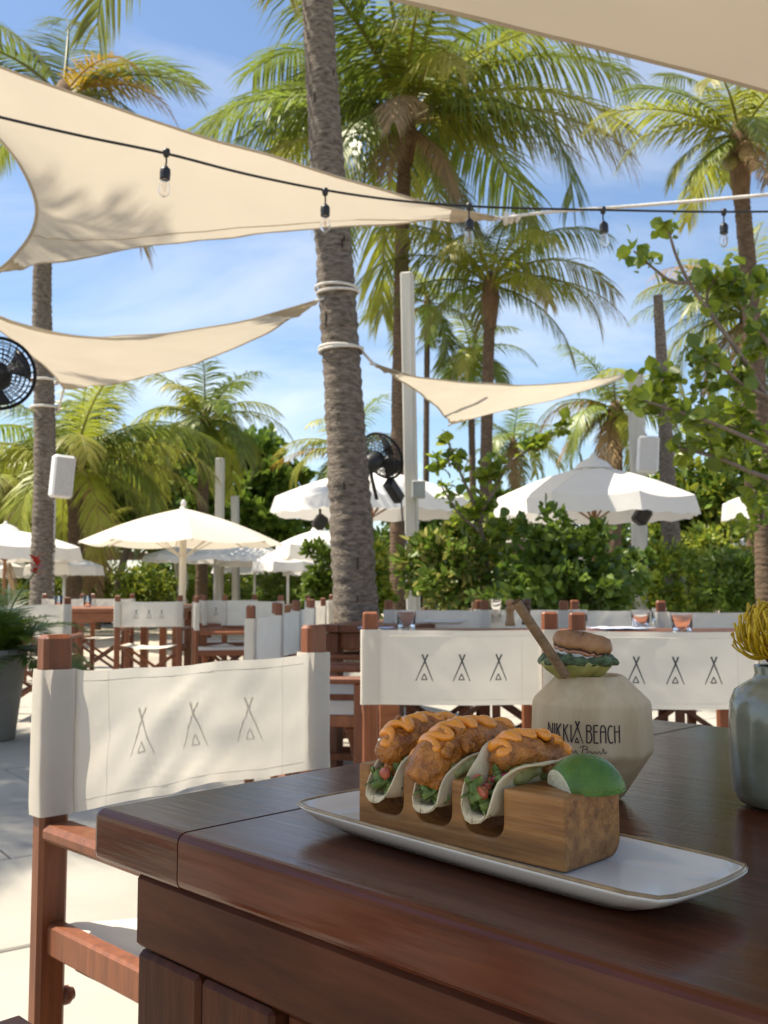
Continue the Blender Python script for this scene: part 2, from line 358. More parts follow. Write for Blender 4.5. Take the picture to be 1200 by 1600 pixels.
# ------------------------------------------------------------------ director chairs
BW = 0.265        # half distance between the posts
BY = -0.235       # back plane
FZ0, FZ1 = 0.607, 0.825
def backrest_mesh(seed, wr, canvas, att):
    rnd = random.Random(seed); off = Vector((seed * 3.7, seed * 1.3, 0)); mb = MB()
    hx, hy, rc = 0.0290, 0.0205, 0.009
    plan = []
    def loop(cx, start, end, n):       # rounded rectangle round a post
        for i in range(n + 1):
            a = start + (end - start) * i / n
            c, s_ = math.cos(a), math.sin(a); e = 0.32
            plan.append((cx + hx * math.copysign(abs(c) ** e, c), BY + hy * math.copysign(abs(s_) ** e, s_), 0))
    A0 = .62 * att
    loop(-BW, A0 - .25 * att, A0 - 2 * PI * att, 22)
    x0, y0 = plan[-1][:2]; x1 = -x0
    for i in range(1, 40):
        t = i / 40; plan.append((x0 + (x1 - x0) * t, y0 - 0.022 * math.sin(PI * t) ** 1.5, math.sin(PI * t) ** 0.35))
    st = len(plan); loop(BW, PI - A0, PI - A0 + (2 * PI - .25) * att, 22)
    plan = [p for p in plan]
    NZ = 16
    def fn(u, v):
        i = min(int(round(u * (len(plan) - 1))), len(plan) - 1); x, y, k = plan[i]
        z = FZ0 + (FZ1 - FZ0) * v
        q = Vector((x * 9, z * 11, 0)) + off
        y += k * wr * (noise.noise(q) * 0.010 + noise.noise(Vector((x * 26 + z * 22, z * 14, 3)) + off) * 0.0055)
        y += (1 - min(1, k * 3)) * wr * noise.noise(Vector((x * 40, z * 30, y * 40)) + off) * 0.002
        ed = max(0, 1 - min(v, 1 - v) * 12); y += 0.0015 * ed
        z += 0.005 * wr * noise.noise(Vector((x * 7, 0, seed))) * (abs(v - .5) * 2) - 0.006 * k * v * wr
        return Vector((x, y, z))
    mb.grid(fn, len(plan) - 1, NZ)
    np_ = len(plan) - 1; hm = MB()
    for v in (.925, .075): hm.tube([fn(i / np_, v) for i in range(23, np_ - 22)], .00045, 5)
    for i in (27, np_ - 27): hm.tube([fn(i / np_, v / 16) for v in range(17)], .0004, 5)
    sheet = range(23, np_ - 22)
    def on_cloth(x, z):
        i = min(sheet, key=lambda q: abs(plan[q][0] - x)); j = i + 1 if plan[i][0] < x else i - 1
        a, c = fn(i / np_, (z - FZ0) / (FZ1 - FZ0)), fn(j / np_, (z - FZ0) / (FZ1 - FZ0)); t = (x - a.x) / ((c.x - a.x) or 1)
        return a.y + (c.y - a.y) * max(0, min(1, t))
    ems = []
    for ex in (-0.108, 0.0, 0.108):
        eb = MB(); tipi(eb, lambda x, y: Vector((ex + x * 0.074, on_cloth(ex + x * .074, .677 + y * .077) - 0.0009, .677 + y * 0.077)), .85); ems.append(eb.mesh('emblem', M_print_faint if canvas is M_canvas else M_print))
    return mb.mesh('backrest', canvas), hm.mesh('stitched_hem', M_stitch), ems
def chair_meshes(seed, wr, canvas, att):
    me = {}
    b = MB(); b.box((0, 0, 0.4385), (0.047, 0.031, 0.877), b=0.006)
    me['back_post'] = b.mesh('back_post', M_cwood)
    b = MB(); b.box((0, 0, 0.285), (0.040, 0.034, 0.57), b=0.004); me['front_leg'] = b.mesh('front_leg', M_cwood)
    b = MB(); b.box((0, 0, 0), (0.052, 0.50, 0.026), b=0.008); me['arm'] = b.mesh('arm', M_cwood)
    b = MB(); b.box((0, 0, 0), (0.028, 0.43, 0.046), b=0.004); me['seat_rail'] = b.mesh('seat_rail', M_cwood)
    b = MB(); b.box((0, 0, 0), (0.030, 0.43, 0.036), b=0.004); me['floor_rail'] = b.mesh('floor_rail', M_cwood)
    b = MB(); a_, b_ = (-0.245, 0, 0.06), (0.245, 0, 0.395); b.bar(a_, b_, 0.022, 0.036, up=(0, 1, 0)); me['cross_strut'] = b.mesh('cross_strut', M_cwood)
    b = MB(); b.lathe([(0, -.012), (.011, -.012), (.011, -.006), (.014, -.004), (.014, .004), (.011, .006), (.009, .012), (0, .013)], 12, R=Matrix.Rotation(PI / 2, 3, 'Y')); me['peg'] = b.mesh('peg', M_cwood)
    b = MB(); rs = random.Random(seed)
    def sf(u, v):
        x = (u - .5) * 2 * 0.262; y = -0.205 + v * 0.41; z = 0.452 - 0.035 * (1 - (2 * u - 1) ** 2) + 0.004 * noise.noise(Vector((x * 8, y * 8, seed)))
        if abs(2 * u - 1) > .95: z -= 0.006
        return Vector((x, y, z))
    b.grid(sf, 20, 12); me['seat'] = b.mesh('seat', M_canvas2)
    me['backrest'], me['stitched_hem'], me['emblem'] = backrest_mesh(seed, wr, canvas, att)
    return me
CM = [chair_meshes(1, 1.3, M_canvas, 1), chair_meshes(2, 0.4, M_canvas2, -1), chair_meshes(5, 0.8, M_canvas2, 1)]
def chair(x, y, rz, label, var=1, group='canvas director chairs on the terrace', emblems=True, simple=False, sc_=1.0):
    me = CM[var]; t = thing('director_chair', label, 'chair', (x, y, 0), rz, group); T = Matrix.Translation
    t.scale = (sc_, sc_, sc_)
    for sx in (-1, 1):
        inst('back_post', me['back_post'], t, T((sx * BW, BY, 0)))
        inst('front_leg', me['front_leg'], t, T((sx * BW, 0.20, 0)))
        inst('arm', me['arm'], t, T((sx * BW, 0.033, 0.584)))
        inst('seat_rail', me['seat_rail'], t, T((sx * (BW - 0.004), -0.012, 0.425)))
        inst('floor_rail', me['floor_rail'], t, T((sx * BW, -0.012, 0.07)))
    for yy in (-0.165, 0.165):
        inst('cross_strut', me['cross_strut'], t, T((0, yy, 0))); inst('cross_strut', me['cross_strut'], t, T((0, yy + 0.026, 0)) @ Matrix.Rotation(PI, 4, 'Z'))
        if not simple:
            for sx in (-1, 1): inst('peg', me['peg'], t, T((sx * 0.234, BY if yy < 0 else 0.20, 0.33)) @ Matrix.Rotation(0 if sx < 0 else PI, 4, 'Z'))
    inst('seat', me['seat'], t)
    bk = inst('backrest', me['backrest'], t)
    if not simple: inst('stitched_hem', me['stitched_hem'], bk)
    if emblems:
        for em_ in me['emblem']: inst('emblem', em_, bk)
    return t
# the near chair, back plane along the table's left edge
An, Af = at(85, 985, 1.55), at(492, 975, 1.92)
ac = Vector(((An.x + Af.x) / 2, (An.y + Af.y) / 2, 0)) - U * (-0.235)
chair(ac.x, ac.y, math.atan2(U.y, U.x) - PI / 2, 'large director chair beside the near table, its emblems showing faintly through the cream canvas', 0)
bB = (at(578, 955, 2.96) + at(857, 951, 2.96)) / 2
chair(bB.x, 2.96 + .235, 0.01, 'cream director chair seen from behind, three emblems facing us, just left of the coconut', 1)
bC = at(1054, 951, 2.86)
chair(bC.x, 2.86 + .235, -0.05, 'cream director chair seen from behind between the coconut and the green vase', 1)
# corner of a chair close to the camera
armz = 0.597
cf = onz(60, 1592, armz)
fdir = V_; fo = Vector((cf.x, cf.y, 0)) - fdir * 0.283 + Vector((U.x, U.y, 0)) * (-BW + 0.0)
chair(fo.x - 0.0, fo.y, math.atan2(fdir.y, fdir.x) - PI / 2, 'wooden chair arm tip poking in at the bottom corner below the near chair', 2)
# row side-on behind the near chair
for k, (px, d, lab) in enumerate(((392, 4.0, 'nearest director chair of the side-on row behind the near chair'),
                                  (431, 4.75, 'second director chair of the side-on row, behind the nearest one'),
                                  (461, 5.5, 'third director chair of the side-on row before the thick palm trunk'),
                                  (483, 6.2, 'farthest director chair of the side-on row, by the thick palm trunk'))):
    p = at(px, 945, d); ang = math.radians(84)        # back plane direction
    dirv = Vector((math.cos(ang), math.sin(ang), 0)); nrm = Vector((math.sin(ang), -math.cos(ang), 0))
    o_ = Vector((p.x, p.y, 0)) + dirv * BW + nrm * 0.235
    chair(o_.x, o_.y, math.atan2(nrm.y, nrm.x) - PI / 2, lab, 2, emblems=False, simple=True)
# across the second table, facing us
for k, (px, d, rz, lab) in enumerate(((684, 5.5, PI + .02, 'director chair facing us across the second table, behind the white plate'),
                                      (820, 5.6, PI - .05, 'director chair facing us behind the pepper mills'),
                                      (960, 5.4, PI + .05, 'director chair facing us beyond the tumblers, in front of the dark hedge'),
                                      (1110, 5.0, PI - .10, 'director chair facing us past the tumblers, near the bare palm trunk'))):
    p = at(px, 945, d); chair(p.x, p.y - .235, rz, lab, 2, emblems=False, simple=True)
for (px, d, rz, lab, em) in ((233, 8.6, 0.06, 'small director chair with three emblems, beside the parasol pole on the left', True),
                             (355, 9.6, -0.05, 'small shaded director chair with emblems, right of the parasol pole', True),
                             (47, 7.2, 0.10, 'director chair behind the potted plant with the red flower', True),
                             (306, 8.2, -1.35, 'small side-on director chair just right of the parasol pole', False),
                             (318, 9.3, -1.35, 'small side-on director chair, the farther of two by the parasol pole', False),
                             (168, 10.75, 3.2, 'far director chair facing us behind the orange table, left of the parasol pole', False), (108, 10.6, 3.05, 'far director chair facing us at the left end of the orange table', False), (395, 8.9, 2.9, 'far director chair facing us between the side-on row and the parasol pole', False),
                             (500, 9.3, 1.2, 'far director chair half hidden by the thick palm trunk', False)):
    p = at(px, 928, d); R = Matrix.Rotation(rz, 3, 'Z') @ Vector((0, .235, 0)); chair(p.x + R.x, p.y + R.y, rz, lab, 2, emblems=em, simple=True)

# ------------------------------------------------------------------ other tables
def table(cx, cy, rz, L, D, label, wood=M_twood, top=0.752):
    t = thing('dining_table', label, 'table', (cx, cy, 0), rz, 'wooden terrace tables'); nb = max(4, int(D / 0.14)); w = D / nb
    bm = MB(); bm.box((0, 0, 0), (L, w - 0.003, 0.04), b=0.003); bme = bm.mesh('board', wood)
    for k in range(nb): inst('board', bme, t, Matrix.Translation((0, -D / 2 + w * (k + .5), top - 0.02)))
    for sy in (-1, 1): b = MB(); b.box((0, sy * (D / 2 - 0.05), top - 0.085), (L - 0.12, 0.03, 0.085), b=0.003); b.build('apron', wood, t)
    for sx in (-1, 1): b = MB(); b.box((sx * (L / 2 - 0.06), 0, top - 0.085), (0.03, D - 0.14, 0.085), b=0.003); b.build('apron', wood, t)
    for sx in (-1, 1):
        for sy in (-1, 1): b = MB(); b.box((sx * (L / 2 - 0.05), sy * (D / 2 - 0.075), (top - 0.045) / 2), (0.075, 0.075, top - 0.045), b=0.004); b.build('leg', wood, t)
    return t
table(1.20, 4.25, 0.0, 2.46, 1.15, 'brown plank table behind the two chairs with emblems, set with tumblers and pepper mills')
pE = at(470, 945, 5.4); table(0.12, 5.75, math.radians(66), 1.2, 0.5, 'slatted brown table beside the side-on row of chairs, before the thick trunk', M_cwood)
table(at(135, 950, 9.6).x, 9.7, 0.05, 1.9, 0.9, 'orange brown table behind the potted plant on the left')
table(at(345, 950, 11.2).x, 11.2, -0.05, 1.6, 0.9, 'far brown table beyond the parasol pole')

# ------------------------------------------------------------------ things on the second table
T2 = 0.7535
def tumbler(p, r, h, label):
    b = MB(); n = 28
    def fac(q, a): k = 1 + 0.035 * math.sin(a * 14 + q.z * 120); return Vector((q.x * k, q.y * k, q.z))
    prof = [(0.0, 0.0), (r * .86, 0.0), (r * .9, .004)] + [(r * (.9 + .1 * i / 8), h * (.06 + .94 * i / 8)) for i in range(9)]
    b.lathe(prof, n, fun=lambda q, a: fac(q, a) if q.z < h * .8 else q)
    b.lathe([(r * .93, h), (r * .84, h * .16), (0, h * .15)], n)
    b.lathe([(r, h), (r * .93, h)], n)
    o = b.build('tumbler', M_glass); o.location = p; return tag(o, label, 'glass', 'tumblers on the second table')
def on2(px, py): return onz(px, py, T2)
tumbler(on2(635, 986), 0.043, 0.092, 'patterned glass tumbler on the second table left of the white plate')
tumbler(on2(905, 980), 0.042, 0.085, 'glass tumbler just right of the coconut garnish, on the second table')
tumbler(on2(1001, 983), 0.043, 0.090, 'glass tumbler standing on the blue napkin')
tumbler(on2(1066, 992), 0.043, 0.090, 'glass tumbler above the right chair emblem, nearest the yellow flower')
tumbler(on2(775, 972), 0.032, 0.13, 'tall clear glass left of the pepper mills')
tumbler(on2(1030, 975), 0.040, 0.085, 'glass tumbler behind the blue napkin')
def plate(px, py, r, label):
    b = MB(); b.lathe([(0, 0), (r * .6, 0), (r, .016), (r, .020), (r * .62, .006), (0, .006)], 36); o = b.build('plate', pmat('white_ceramic', (0.78, 0.77, 0.74), 0.2, 0.03, 4)); o.location = on2(px, py); return tag(o, label, 'plate')
plate(697, 975, 0.125, 'round white plate on the second table')
def mill(px, py, label, m):
    b = MB(); b.lathe([(0, 0), (.026, 0), (.027, .008), (.022, .03), (.019, .06), (.023, .085), (.025, .09), (.016, .096), (.022, .106), (.024, .120), (.018, .132), (0, .136)], 20)
    o = b.build('pepper_mill', m); o.location = on2(px, py); return tag(o, label, 'pepper mill', 'mills on the second table')
mill(797, 978, 'pale wooden pepper mill behind the straw', pmat('pale_mill_wood', (0.36, 0.20, 0.085), 0.45, 0.2, 12, stretch=(6, 6, 1)))
mill(823, 976, 'dark wooden pepper mill right of the pale one', pmat('dark_mill_wood', (0.10, 0.045, 0.025), 0.4, 0.2, 12, stretch=(6, 6, 1)))
def napkin(px, py, w, d, label):
    b = MB(); b.grid(lambda u, v: Vector(((u - .5) * w, (v - .5) * d, .004 + .006 * (1 + noise.noise(Vector((u * 4, v * 4, px)))))), 12, 8); b.grid(lambda u, v: Vector(((u - .5) * w, (v - .5) * d, .001)), 1, 1)
    o = b.build('napkin', pmat('pale_blue_linen', (0.50, 0.54, 0.66), 0.9, 0.05, 10)); o.location = on2(px, py); o.rotation_euler = (0, 0, .3); return tag(o, label, 'napkin', 'folded napkins')
napkin(968, 984, .26, .20, 'pale blue napkin on the second table under the tumbler')
napkin(590, 984, .16, .12, 'pale blue napkin at the left end of the second table')

# ------------------------------------------------------------------ serving plate, holder, tacos, lime
PZ = TZ + 0.0012
fl, fr = onz(452, 1258, TZ + .019), onz(992, 1404, TZ + .019); br = onz(1143, 1350, TZ + .019)
pu = (fr - fl).normalized(); pl_len = 0.340; pw = 0.112
pvv = Vector((-pu.y, pu.x, 0)); pc = fl + pu * (pl_len / 2) + pvv * (pw / 2)
M_ceram = pmat('glazed_off_white_ceramic', (0.68, 0.645, 0.57), 0.14, 0.04, 12, spec=0.6, coat=0.5, tint=(0.72, 0.69, 0.62))
M_rim = pmat('brown_glaze_rim', (0.30, 0.19, 0.085), 0.25, 0.3, 60, coat=0.4)
PLR = thing('serving_plate', 'long off-white rectangular plate with a brown rim under the taco holder', 'plate', (pc.x, pc.y, PZ), math.atan2(pu.y, pu.x))
def plate_ring(sx, sy, z, n=64, bow=0.006, e=0.16):
    out = []
    for k in range(n):
        a = 2 * PI * (k + .5) / n; c, s = math.cos(a), math.sin(a)
        m = max(abs(c), abs(s)); x, y = c / m, s / m           # square
        rr_ = 1 / (abs(c) ** 14 + abs(s) ** 14) ** (1 / 14); x, y = c * rr_, s * rr_
        out.append(Vector((x * (sx + bow * (1 - y * y)), y * (sy + bow * .35 * (1 - x * x)), z)))
    return out
def rings_mesh(mb, rings, mi=0, cap0=False, cap1=False):
    n = len(rings[0]); V = [p for r in rings for p in r]
    mb.add(V, [(i * n + k, i * n + (k + 1) % n, (i + 1) * n + (k + 1) % n, (i + 1) * n + k) for i in range(len(rings) - 1) for k in range(n)], mi, True)
    o = len(mb.v) - len(V)
    if cap0: mb.f.append(tuple(o + k for k in reversed(range(n)))); mb.m.append(mi); mb.s.append(False)
    if cap1: mb.f.append(tuple(o + (len(rings) - 1) * n + k for k in range(n))); mb.m.append(mi); mb.s.append(False)
hx, hy = pl_len / 2, pw / 2
b = MB()
rings_mesh(b, [plate_ring(hx - .040, hy - .026, 0), plate_ring(hx - .034, hy - .020, 0.001), plate_ring(hx - .012, hy - .007, .0095), plate_ring(hx - .001, hy - .001, .0160),
               plate_ring(hx, hy, .0178), plate_ring(hx - .001, hy - .001, .019), plate_ring(hx - .0035, hy - .0035, .0188), plate_ring(hx - .011, hy - .008, .0115), plate_ring(hx - .022, hy - .014, .0068), plate_ring(hx - .034, hy - .022, .006)], 0, True, True)
b.build('dish', M_ceram, PLR)
b = MB(); rg = [p for p in plate_ring(hx - .0016, hy - .0016, .0187)]; b.tube(rg + [rg[0]], .0017, 6, caps=False); b.build('rim', M_rim, PLR)

HZ = PZ + 0.0068
hl, hr = onz(560, 1287, HZ), onz(883, 1365, HZ)
hu = (hr - hl).normalized(); hv = Vector((-hu.y, hu.x, 0)); HL, HD, HH = 0.1955, 0.068, 0.0475
HA = math.atan2(hu.y, hu.x)
M_hold = pmat('acacia_block', (0.30, 0.115, 0.030), 0.40, 0.34, 10, stretch=(0.9, 12, 12), bump=0.22, bscale=24, rvar=0.1, tint=(0.48, 0.215, 0.062), bdist=0.004)
HOLD = thing('taco_holder', 'slotted wooden block holding three tacos on the plate', 'food holder', (hl.x, hl.y, HZ), HA)
slots = [(0.0125, 0.0485), (0.0610, 0.0970), (0.1085, 0.1445)]
outl = [(0, 0), (HL, 0), (HL, HH)]
for (a, c) in reversed(slots):
    r = 0.011; zb = 0.0125
    outl += [(c, HH), (c, zb + r)] + [(c - r + r * math.cos(t), zb + r - r * math.sin(t)) for t in [PI / 2 * k / 5 for k in range(1, 6)]]
    outl += [(a + r - r * math.sin(t), zb + r - r * math.cos(t)) for t in [PI / 2 * k / 5 for k in range(0, 6)]] + [(a, HH)]
outl += [(0, HH)]
import bmesh
bm = bmesh.new()
vf = [bm.verts.new((x, 0, z)) for x, z in outl]; face = bm.faces.new(vf)
ext = bmesh.ops.extrude_face_region(bm, geom=[face]); bmesh.ops.translate(bm, vec=(0, HD, 0), verts=[v for v in ext['geom'] if isinstance(v, bmesh.types.BMVert)])
bmesh.ops.recalc_face_normals(bm, faces=bm.faces)
sharp = [e for e in bm.edges if e.is_manifold and e.calc_face_angle(0) > 0.9]
bmesh.ops.bevel(bm, geom=sharp, offset=0.0024, segments=3, affect='EDGES', profile=0.6)
me = bpy.data.meshes.new('block'); bm.to_mesh(me); bm.free(); me.materials.append(M_hold); link(bpy.data.objects.new('block', me), HOLD)

M_tort = pmat('flour_tortilla', (0.78, 0.60, 0.34), 0.75, 0.10, 40, bump=0.3, bscale=160, trans=0.12, tint=(0.86, 0.73, 0.48), bdist=0.003)
M_char = pmat('char_spot', (0.05, 0.03, 0.02), 0.9, 0.2, 60)
M_fry = pmat('fried_crust', (0.43, 0.115, 0.012), 0.30, 0.5, 75, bump=1.0, bscale=260, tint=(0.74, 0.27, 0.040), bdist=0.005, coat=0.3)
M_sauce = pmat('orange_sauce', (0.85, 0.29, 0.022), 0.2, 0.12, 40, spec=0.6, coat=0.3, bump=0.2, bscale=60)
M_tom = pmat('tomato', (0.50, 0.060, 0.030), 0.25, 0.3, 60, coat=0.3, tint=(0.60, 0.16, 0.08))
M_lett = pmat('lettuce', (0.115, 0.20, 0.030), 0.4, 0.45, 45, trans=0.3, bump=0.4, bscale=120, tint=(0.33, 0.44, 0.12))
M_avo = pmat('avocado', (0.36, 0.36, 0.12), 0.4, 0.35, 60, bump=0.3, tint=(0.44, 0.44, 0.17))
M_onion = pmat('pickled_onion', (0.34, 0.05, 0.075), 0.35, 0.4, 60)
def blob(mb, path, rad, seed, n=18, amp=0.25, fr=70):
    pts = smoothpath(path, 12); m = len(pts); off = Vector((seed * 5.1, seed * 2.2, seed))
    R = []
    for i in range(m):
        t = i / (m - 1); R.append(rad * max(0.04, (1 - (2 * t - 1) ** 4)) ** 0.5 * (1 + .12 * math.sin(t * 9 + seed)))
    o = len(mb.v); mb.tube(pts, R, n, caps=True)
    cen = [Vector(p) for p in pts]
    for k in range(o, len(mb.v)):
        p = Vector(mb.v[k]); c = cen[min((k - o) // n, m - 1)]; d = p - c
        q = 1 + amp * (noise.noise(p * fr + off) + 0.55 * noise.noise(p * fr * 2.6 + off) + 0.45 * abs(noise.noise(p * fr * 5 + off)))
        mb.v[k] = tuple(c + d * q)
TACO_Z = 0.0225     # fold height above the plate surface
def taco(k, label, R, lean, fry, sauce_pts, seed):
    a, c = slots[k]; px_ = (a + c) / 2
    o = hl + hu * px_ + hv * (R - 0.012); rnd = random.Random(seed)
    t = thing('taco', label, 'taco', (o.x, o.y, HZ + TACO_Z), HA, 'tacos in the wooden holder')
    r0 = 0.0128
    def cross(arc):                   # arc length -> (x, z) on the folded sheet: round fold, upright in the slot, flaring above the block
        sg = -1 if arc < 0 else 1; a_ = abs(arc); n_ = 24; x = z = 0.0; ds = a_ / n_
        for i in range(n_):
            q = (i + .5) * ds
            th = q / r0 if q < r0 * 1.5 else 1.5 - max(0, q - r0 * 1.5 - 0.012) / 0.022 * ((.55 + 1.1 * lean) if sg > 0 else .35)
            x += math.cos(max(.12, th)) * ds; z += math.sin(max(.12, th)) * ds
        return Vector((sg * x, 0, z))
    def fn(u, v):
        tt = -math.cos(PI * v); L = R * math.sqrt(max(0, 1 - tt * tt)); L = max(L, 0.0006)
        s = (u - .5) * 2; p = cross(s * L); y = tt * R
        w = 0.0030 * noise.noise(Vector((s * L * 45, y * 45, seed)))
        p.x += w; p.z += 0.0045 * (tt * tt) * (1 - abs(s)) + .001 * noise.noise(Vector((s * 5, tt * 5, seed + 4)))
        return Vector((p.x, y, p.z))
    b = MB(); b.grid(fn, 36, 30); to = b.build('tortilla', M_tort, t)
    md = to.modifiers.new('thickness', 'SOLIDIFY'); md.thickness = 0.0015; md.offset = 1.0
    # browned spots on the tortilla
    for q in range(5):
        u, v = rnd.uniform(.15, .85), rnd.uniform(.12, .4); c_ = fn(u, v); e1 = (fn(u + .01, v) - c_).normalized(); e2 = (fn(u, v + .01) - c_).normalized(); nn = e1.cross(e2).normalized()
        bb_ = MB(); rr_ = rnd.uniform(.0008, .0015)
        for sd in (0.00035, -0.0026): bb_.add([c_ + nn * (-sd) + (e1 * math.cos(z) + e2 * math.sin(z) * .7) * rr_ for z in [k_ * PI / 4 for k_ in range(8)]], [tuple(range(8))])
        bb_.build('char_spot', M_char, t)
    # lettuce: crumpled strips
    for q in range(13):
        y0 = -R * .90 + q * 0.0070; b = MB(); sx = rnd.uniform(-.004, .004); z0 = .008 + .012 * rnd.random() + .014 * (q / 13); ph = rnd.uniform(0, 6); w = rnd.uniform(.006, .011)
        tilt = rnd.uniform(-.7, .7)
        def lf(u, v, y0=y0, sx=sx, z0=z0, ph=ph, w=w, tilt=tilt, q=q):
            x = sx + (u - .5) * .015 + .003 * math.sin(v * 7 + ph) + tilt * .008 * (v - .5); z = z0 + (v - .3) * w * 1.5 + .0022 * math.sin(u * 14 + ph)
            return Vector((x, y0 + .0035 * math.sin(u * 8 + ph + v * 3) + .004 * noise.noise(Vector((u * 4, v * 4, q + seed))) + (v - .5) * .004, z))
        b.grid(lf, 10, 8); b.build('lettuce', M_lett, t)
    for q in range(7):
        b = MB(); s_ = rnd.uniform(.0065, .0095); Rm = Matrix.Rotation(rnd.uniform(0, 3), 3, 'Z') @ Matrix.Rotation(rnd.uniform(0, 3), 3, 'X')
        b.box((rnd.uniform(-.0085, .003), -R * .84 + q * .0065, .0215 + rnd.uniform(-.003, .006)), (s_, s_, s_ * .85), Rm, b=s_ * .3); b.build('tomato_piece', M_tom, t)
    for q in range(2):
        b = MB(); y0 = -.030 + q * .03; blob(b, [(.010, y0, .026), (.014, y0 + .012, .031), (.017, y0 + .026, .033)], .0062, seed + q, 10, .3, 120); b.build('avocado_slice', M_avo, t)
    b = MB(); b.tube(smoothpath([(-.002, -.035, .026), (.004, -.02, .030), (-.003, -.005, .031), (.004, .012, .030)], 5), .0022, 6); b.build('pickled_onion', M_onion, t)
    b = MB(); blob(b, fry[0], fry[1], seed, 40, .22, 55)
    pc_ = smoothpath(fry[0], 12)
    for q in range(14):                        # crumbs and frills of batter standing off the piece
        i = rnd.randrange(2, len(pc_) - 3); a_ = rnd.uniform(-2.7, 2.7); t_ = i / (len(pc_) - 1); rr_ = fry[1] * max(.2, 1 - (2 * t_ - 1) ** 4) ** .5 * rnd.uniform(.92, 1.08)
        c_ = pc_[i] + Vector((math.sin(a_) * rr_, 0, math.cos(a_) * rr_)); d_ = Vector((rnd.uniform(-1, 1), rnd.uniform(-1, 1), rnd.uniform(-1, 1))).normalized(); s_ = rnd.uniform(.0028, .0062)
        blob(b, [c_ - d_ * s_, c_, c_ + d_ * s_], s_ * .75, seed + q * 3, 10, .45, 190)
    fo_ = b.build('fried_piece', M_fry, t)
    # sauce runs in a zigzag over the top of the piece
    path = smoothpath(fry[0], 12); m = len(path); zz = []; ph = 0.0
    for i in range(150):
        tt = .05 + .90 * i / 149 + .012 * math.sin(i * .37 + seed); tt = max(.03, min(.97, tt)); q = tt * (m - 1); k0 = min(int(q), m - 2); p = path[k0].lerp(path[k0 + 1], q - k0); ph += (.20, .27, .23)[k] + .12 * noise.noise(Vector((i * .11, seed, 0)))
        rr_ = fry[1] * max(.04, 1 - (2 * tt - 1) ** 4) ** .5 * (1.12 + .10 * noise.noise(p * 80 + Vector((seed, 0, 0)))); am = .70 + .30 * noise.noise(Vector((i * .07, seed + 3, 0))); an = am * math.sin(ph) - .12
        zz.append(p + Vector((math.sin(an) * rr_, 0, math.cos(an) * rr_)))
    b = MB(); b.tube(zz, [0.0036 + .0017 * noise.noise(p * 110) + .0006 * math.sin(i * .5) for i, p in enumerate(zz)], 9); b.build('sauce', M_sauce, t)
    return t
taco(0, 'farthest left taco, leaning in the first slot of the wooden block', .050, .25, ([(-.004, -.040, .032), (-.001, -.022, .041), (.001, .000, .045), (.004, .020, .044), (.007, .040, .042)], .0145), None, 3)
taco(1, 'middle taco with the fried piece drooping out at the front', .051, .30, ([(-.006, -.047, .019), (-.003, -.038, .034), (.000, -.016, .043), (.003, .010, .045), (.007, .050, .043)], .0155), None, 7)
taco(2, 'right taco nearest the lime, showing tomato and lettuce', .060, .75, ([(-.004, -.026, .034), (-.001, -.012, .040), (.003, .004, .041), (.009, .020, .037), (.013, .032, .033)], .0140), None, 11)

# lime wedge
lp = onz(914, 1232, HZ + HH)
LM = thing('lime_wedge', 'green lime wedge lying on the end of the wooden block', 'lime', (lp.x, lp.y, HZ + HH), HA + 0.55)
LM.scale = (.84, .84, .90)
M_lime = pmat('lime_skin', (0.048, 0.135, 0.004), 0.28, 0.2, 50, bump=0.5, bscale=420, coat=0.25, tint=(0.080, 0.190, 0.008), bdist=0.002)
M_pith = pmat('lime_pith', (0.66, 0.64, 0.46), 0.55, 0.08, 60, bump=0.3, bscale=200)
M_flesh = pmat('lime_flesh', (0.42, 0.46, 0.14), 0.25, 0.2, 90, coat=0.3)
bm = bmesh.new(); bmesh.ops.create_uvsphere(bm, u_segments=40, v_segments=24, radius=1.0)
for v in bm.verts:
    c = v.co.copy(); k = 1 + .10 * max(0, abs(c.x) - .8) * 5 * .5; v.co = Vector((c.x * .0315 * k, c.y * .0235, c.z * .0265))
cuts = []
for (pt, nr) in (((0, 0, .0005), (0, .10, -1)), ((-.0255, 0, 0), (-.80, -.55, -.22))):
    r = bmesh.ops.bisect_plane(bm, geom=bm.verts[:] + bm.edges[:] + bm.faces[:], plane_co=pt, plane_no=nr, clear_outer=True)
    ce = [g_ for g_ in r['geom_cut'] if isinstance(g_, bmesh.types.BMEdge)]; fl_ = bmesh.ops.edgenet_fill(bm, edges=ce)
    for f in fl_['faces']: f.material_index = 1; f.smooth = False
for nm, mi, mt in (('skin', 0, M_lime), ('pith', 1, M_pith)):
    b = MB()
    for f in bm.faces:
        if f.material_index == mi: b.add([v.co for v in f.verts], [tuple(range(len(f.verts)))], 0, mi == 0)
    o = b.build(nm, mt, LM)
    if mi == 0:
        b2 = bmesh.new(); b2.from_mesh(o.data); bmesh.ops.remove_doubles(b2, verts=b2.verts, dist=1e-6); b2.to_mesh(o.data); b2.free()
bm.free()

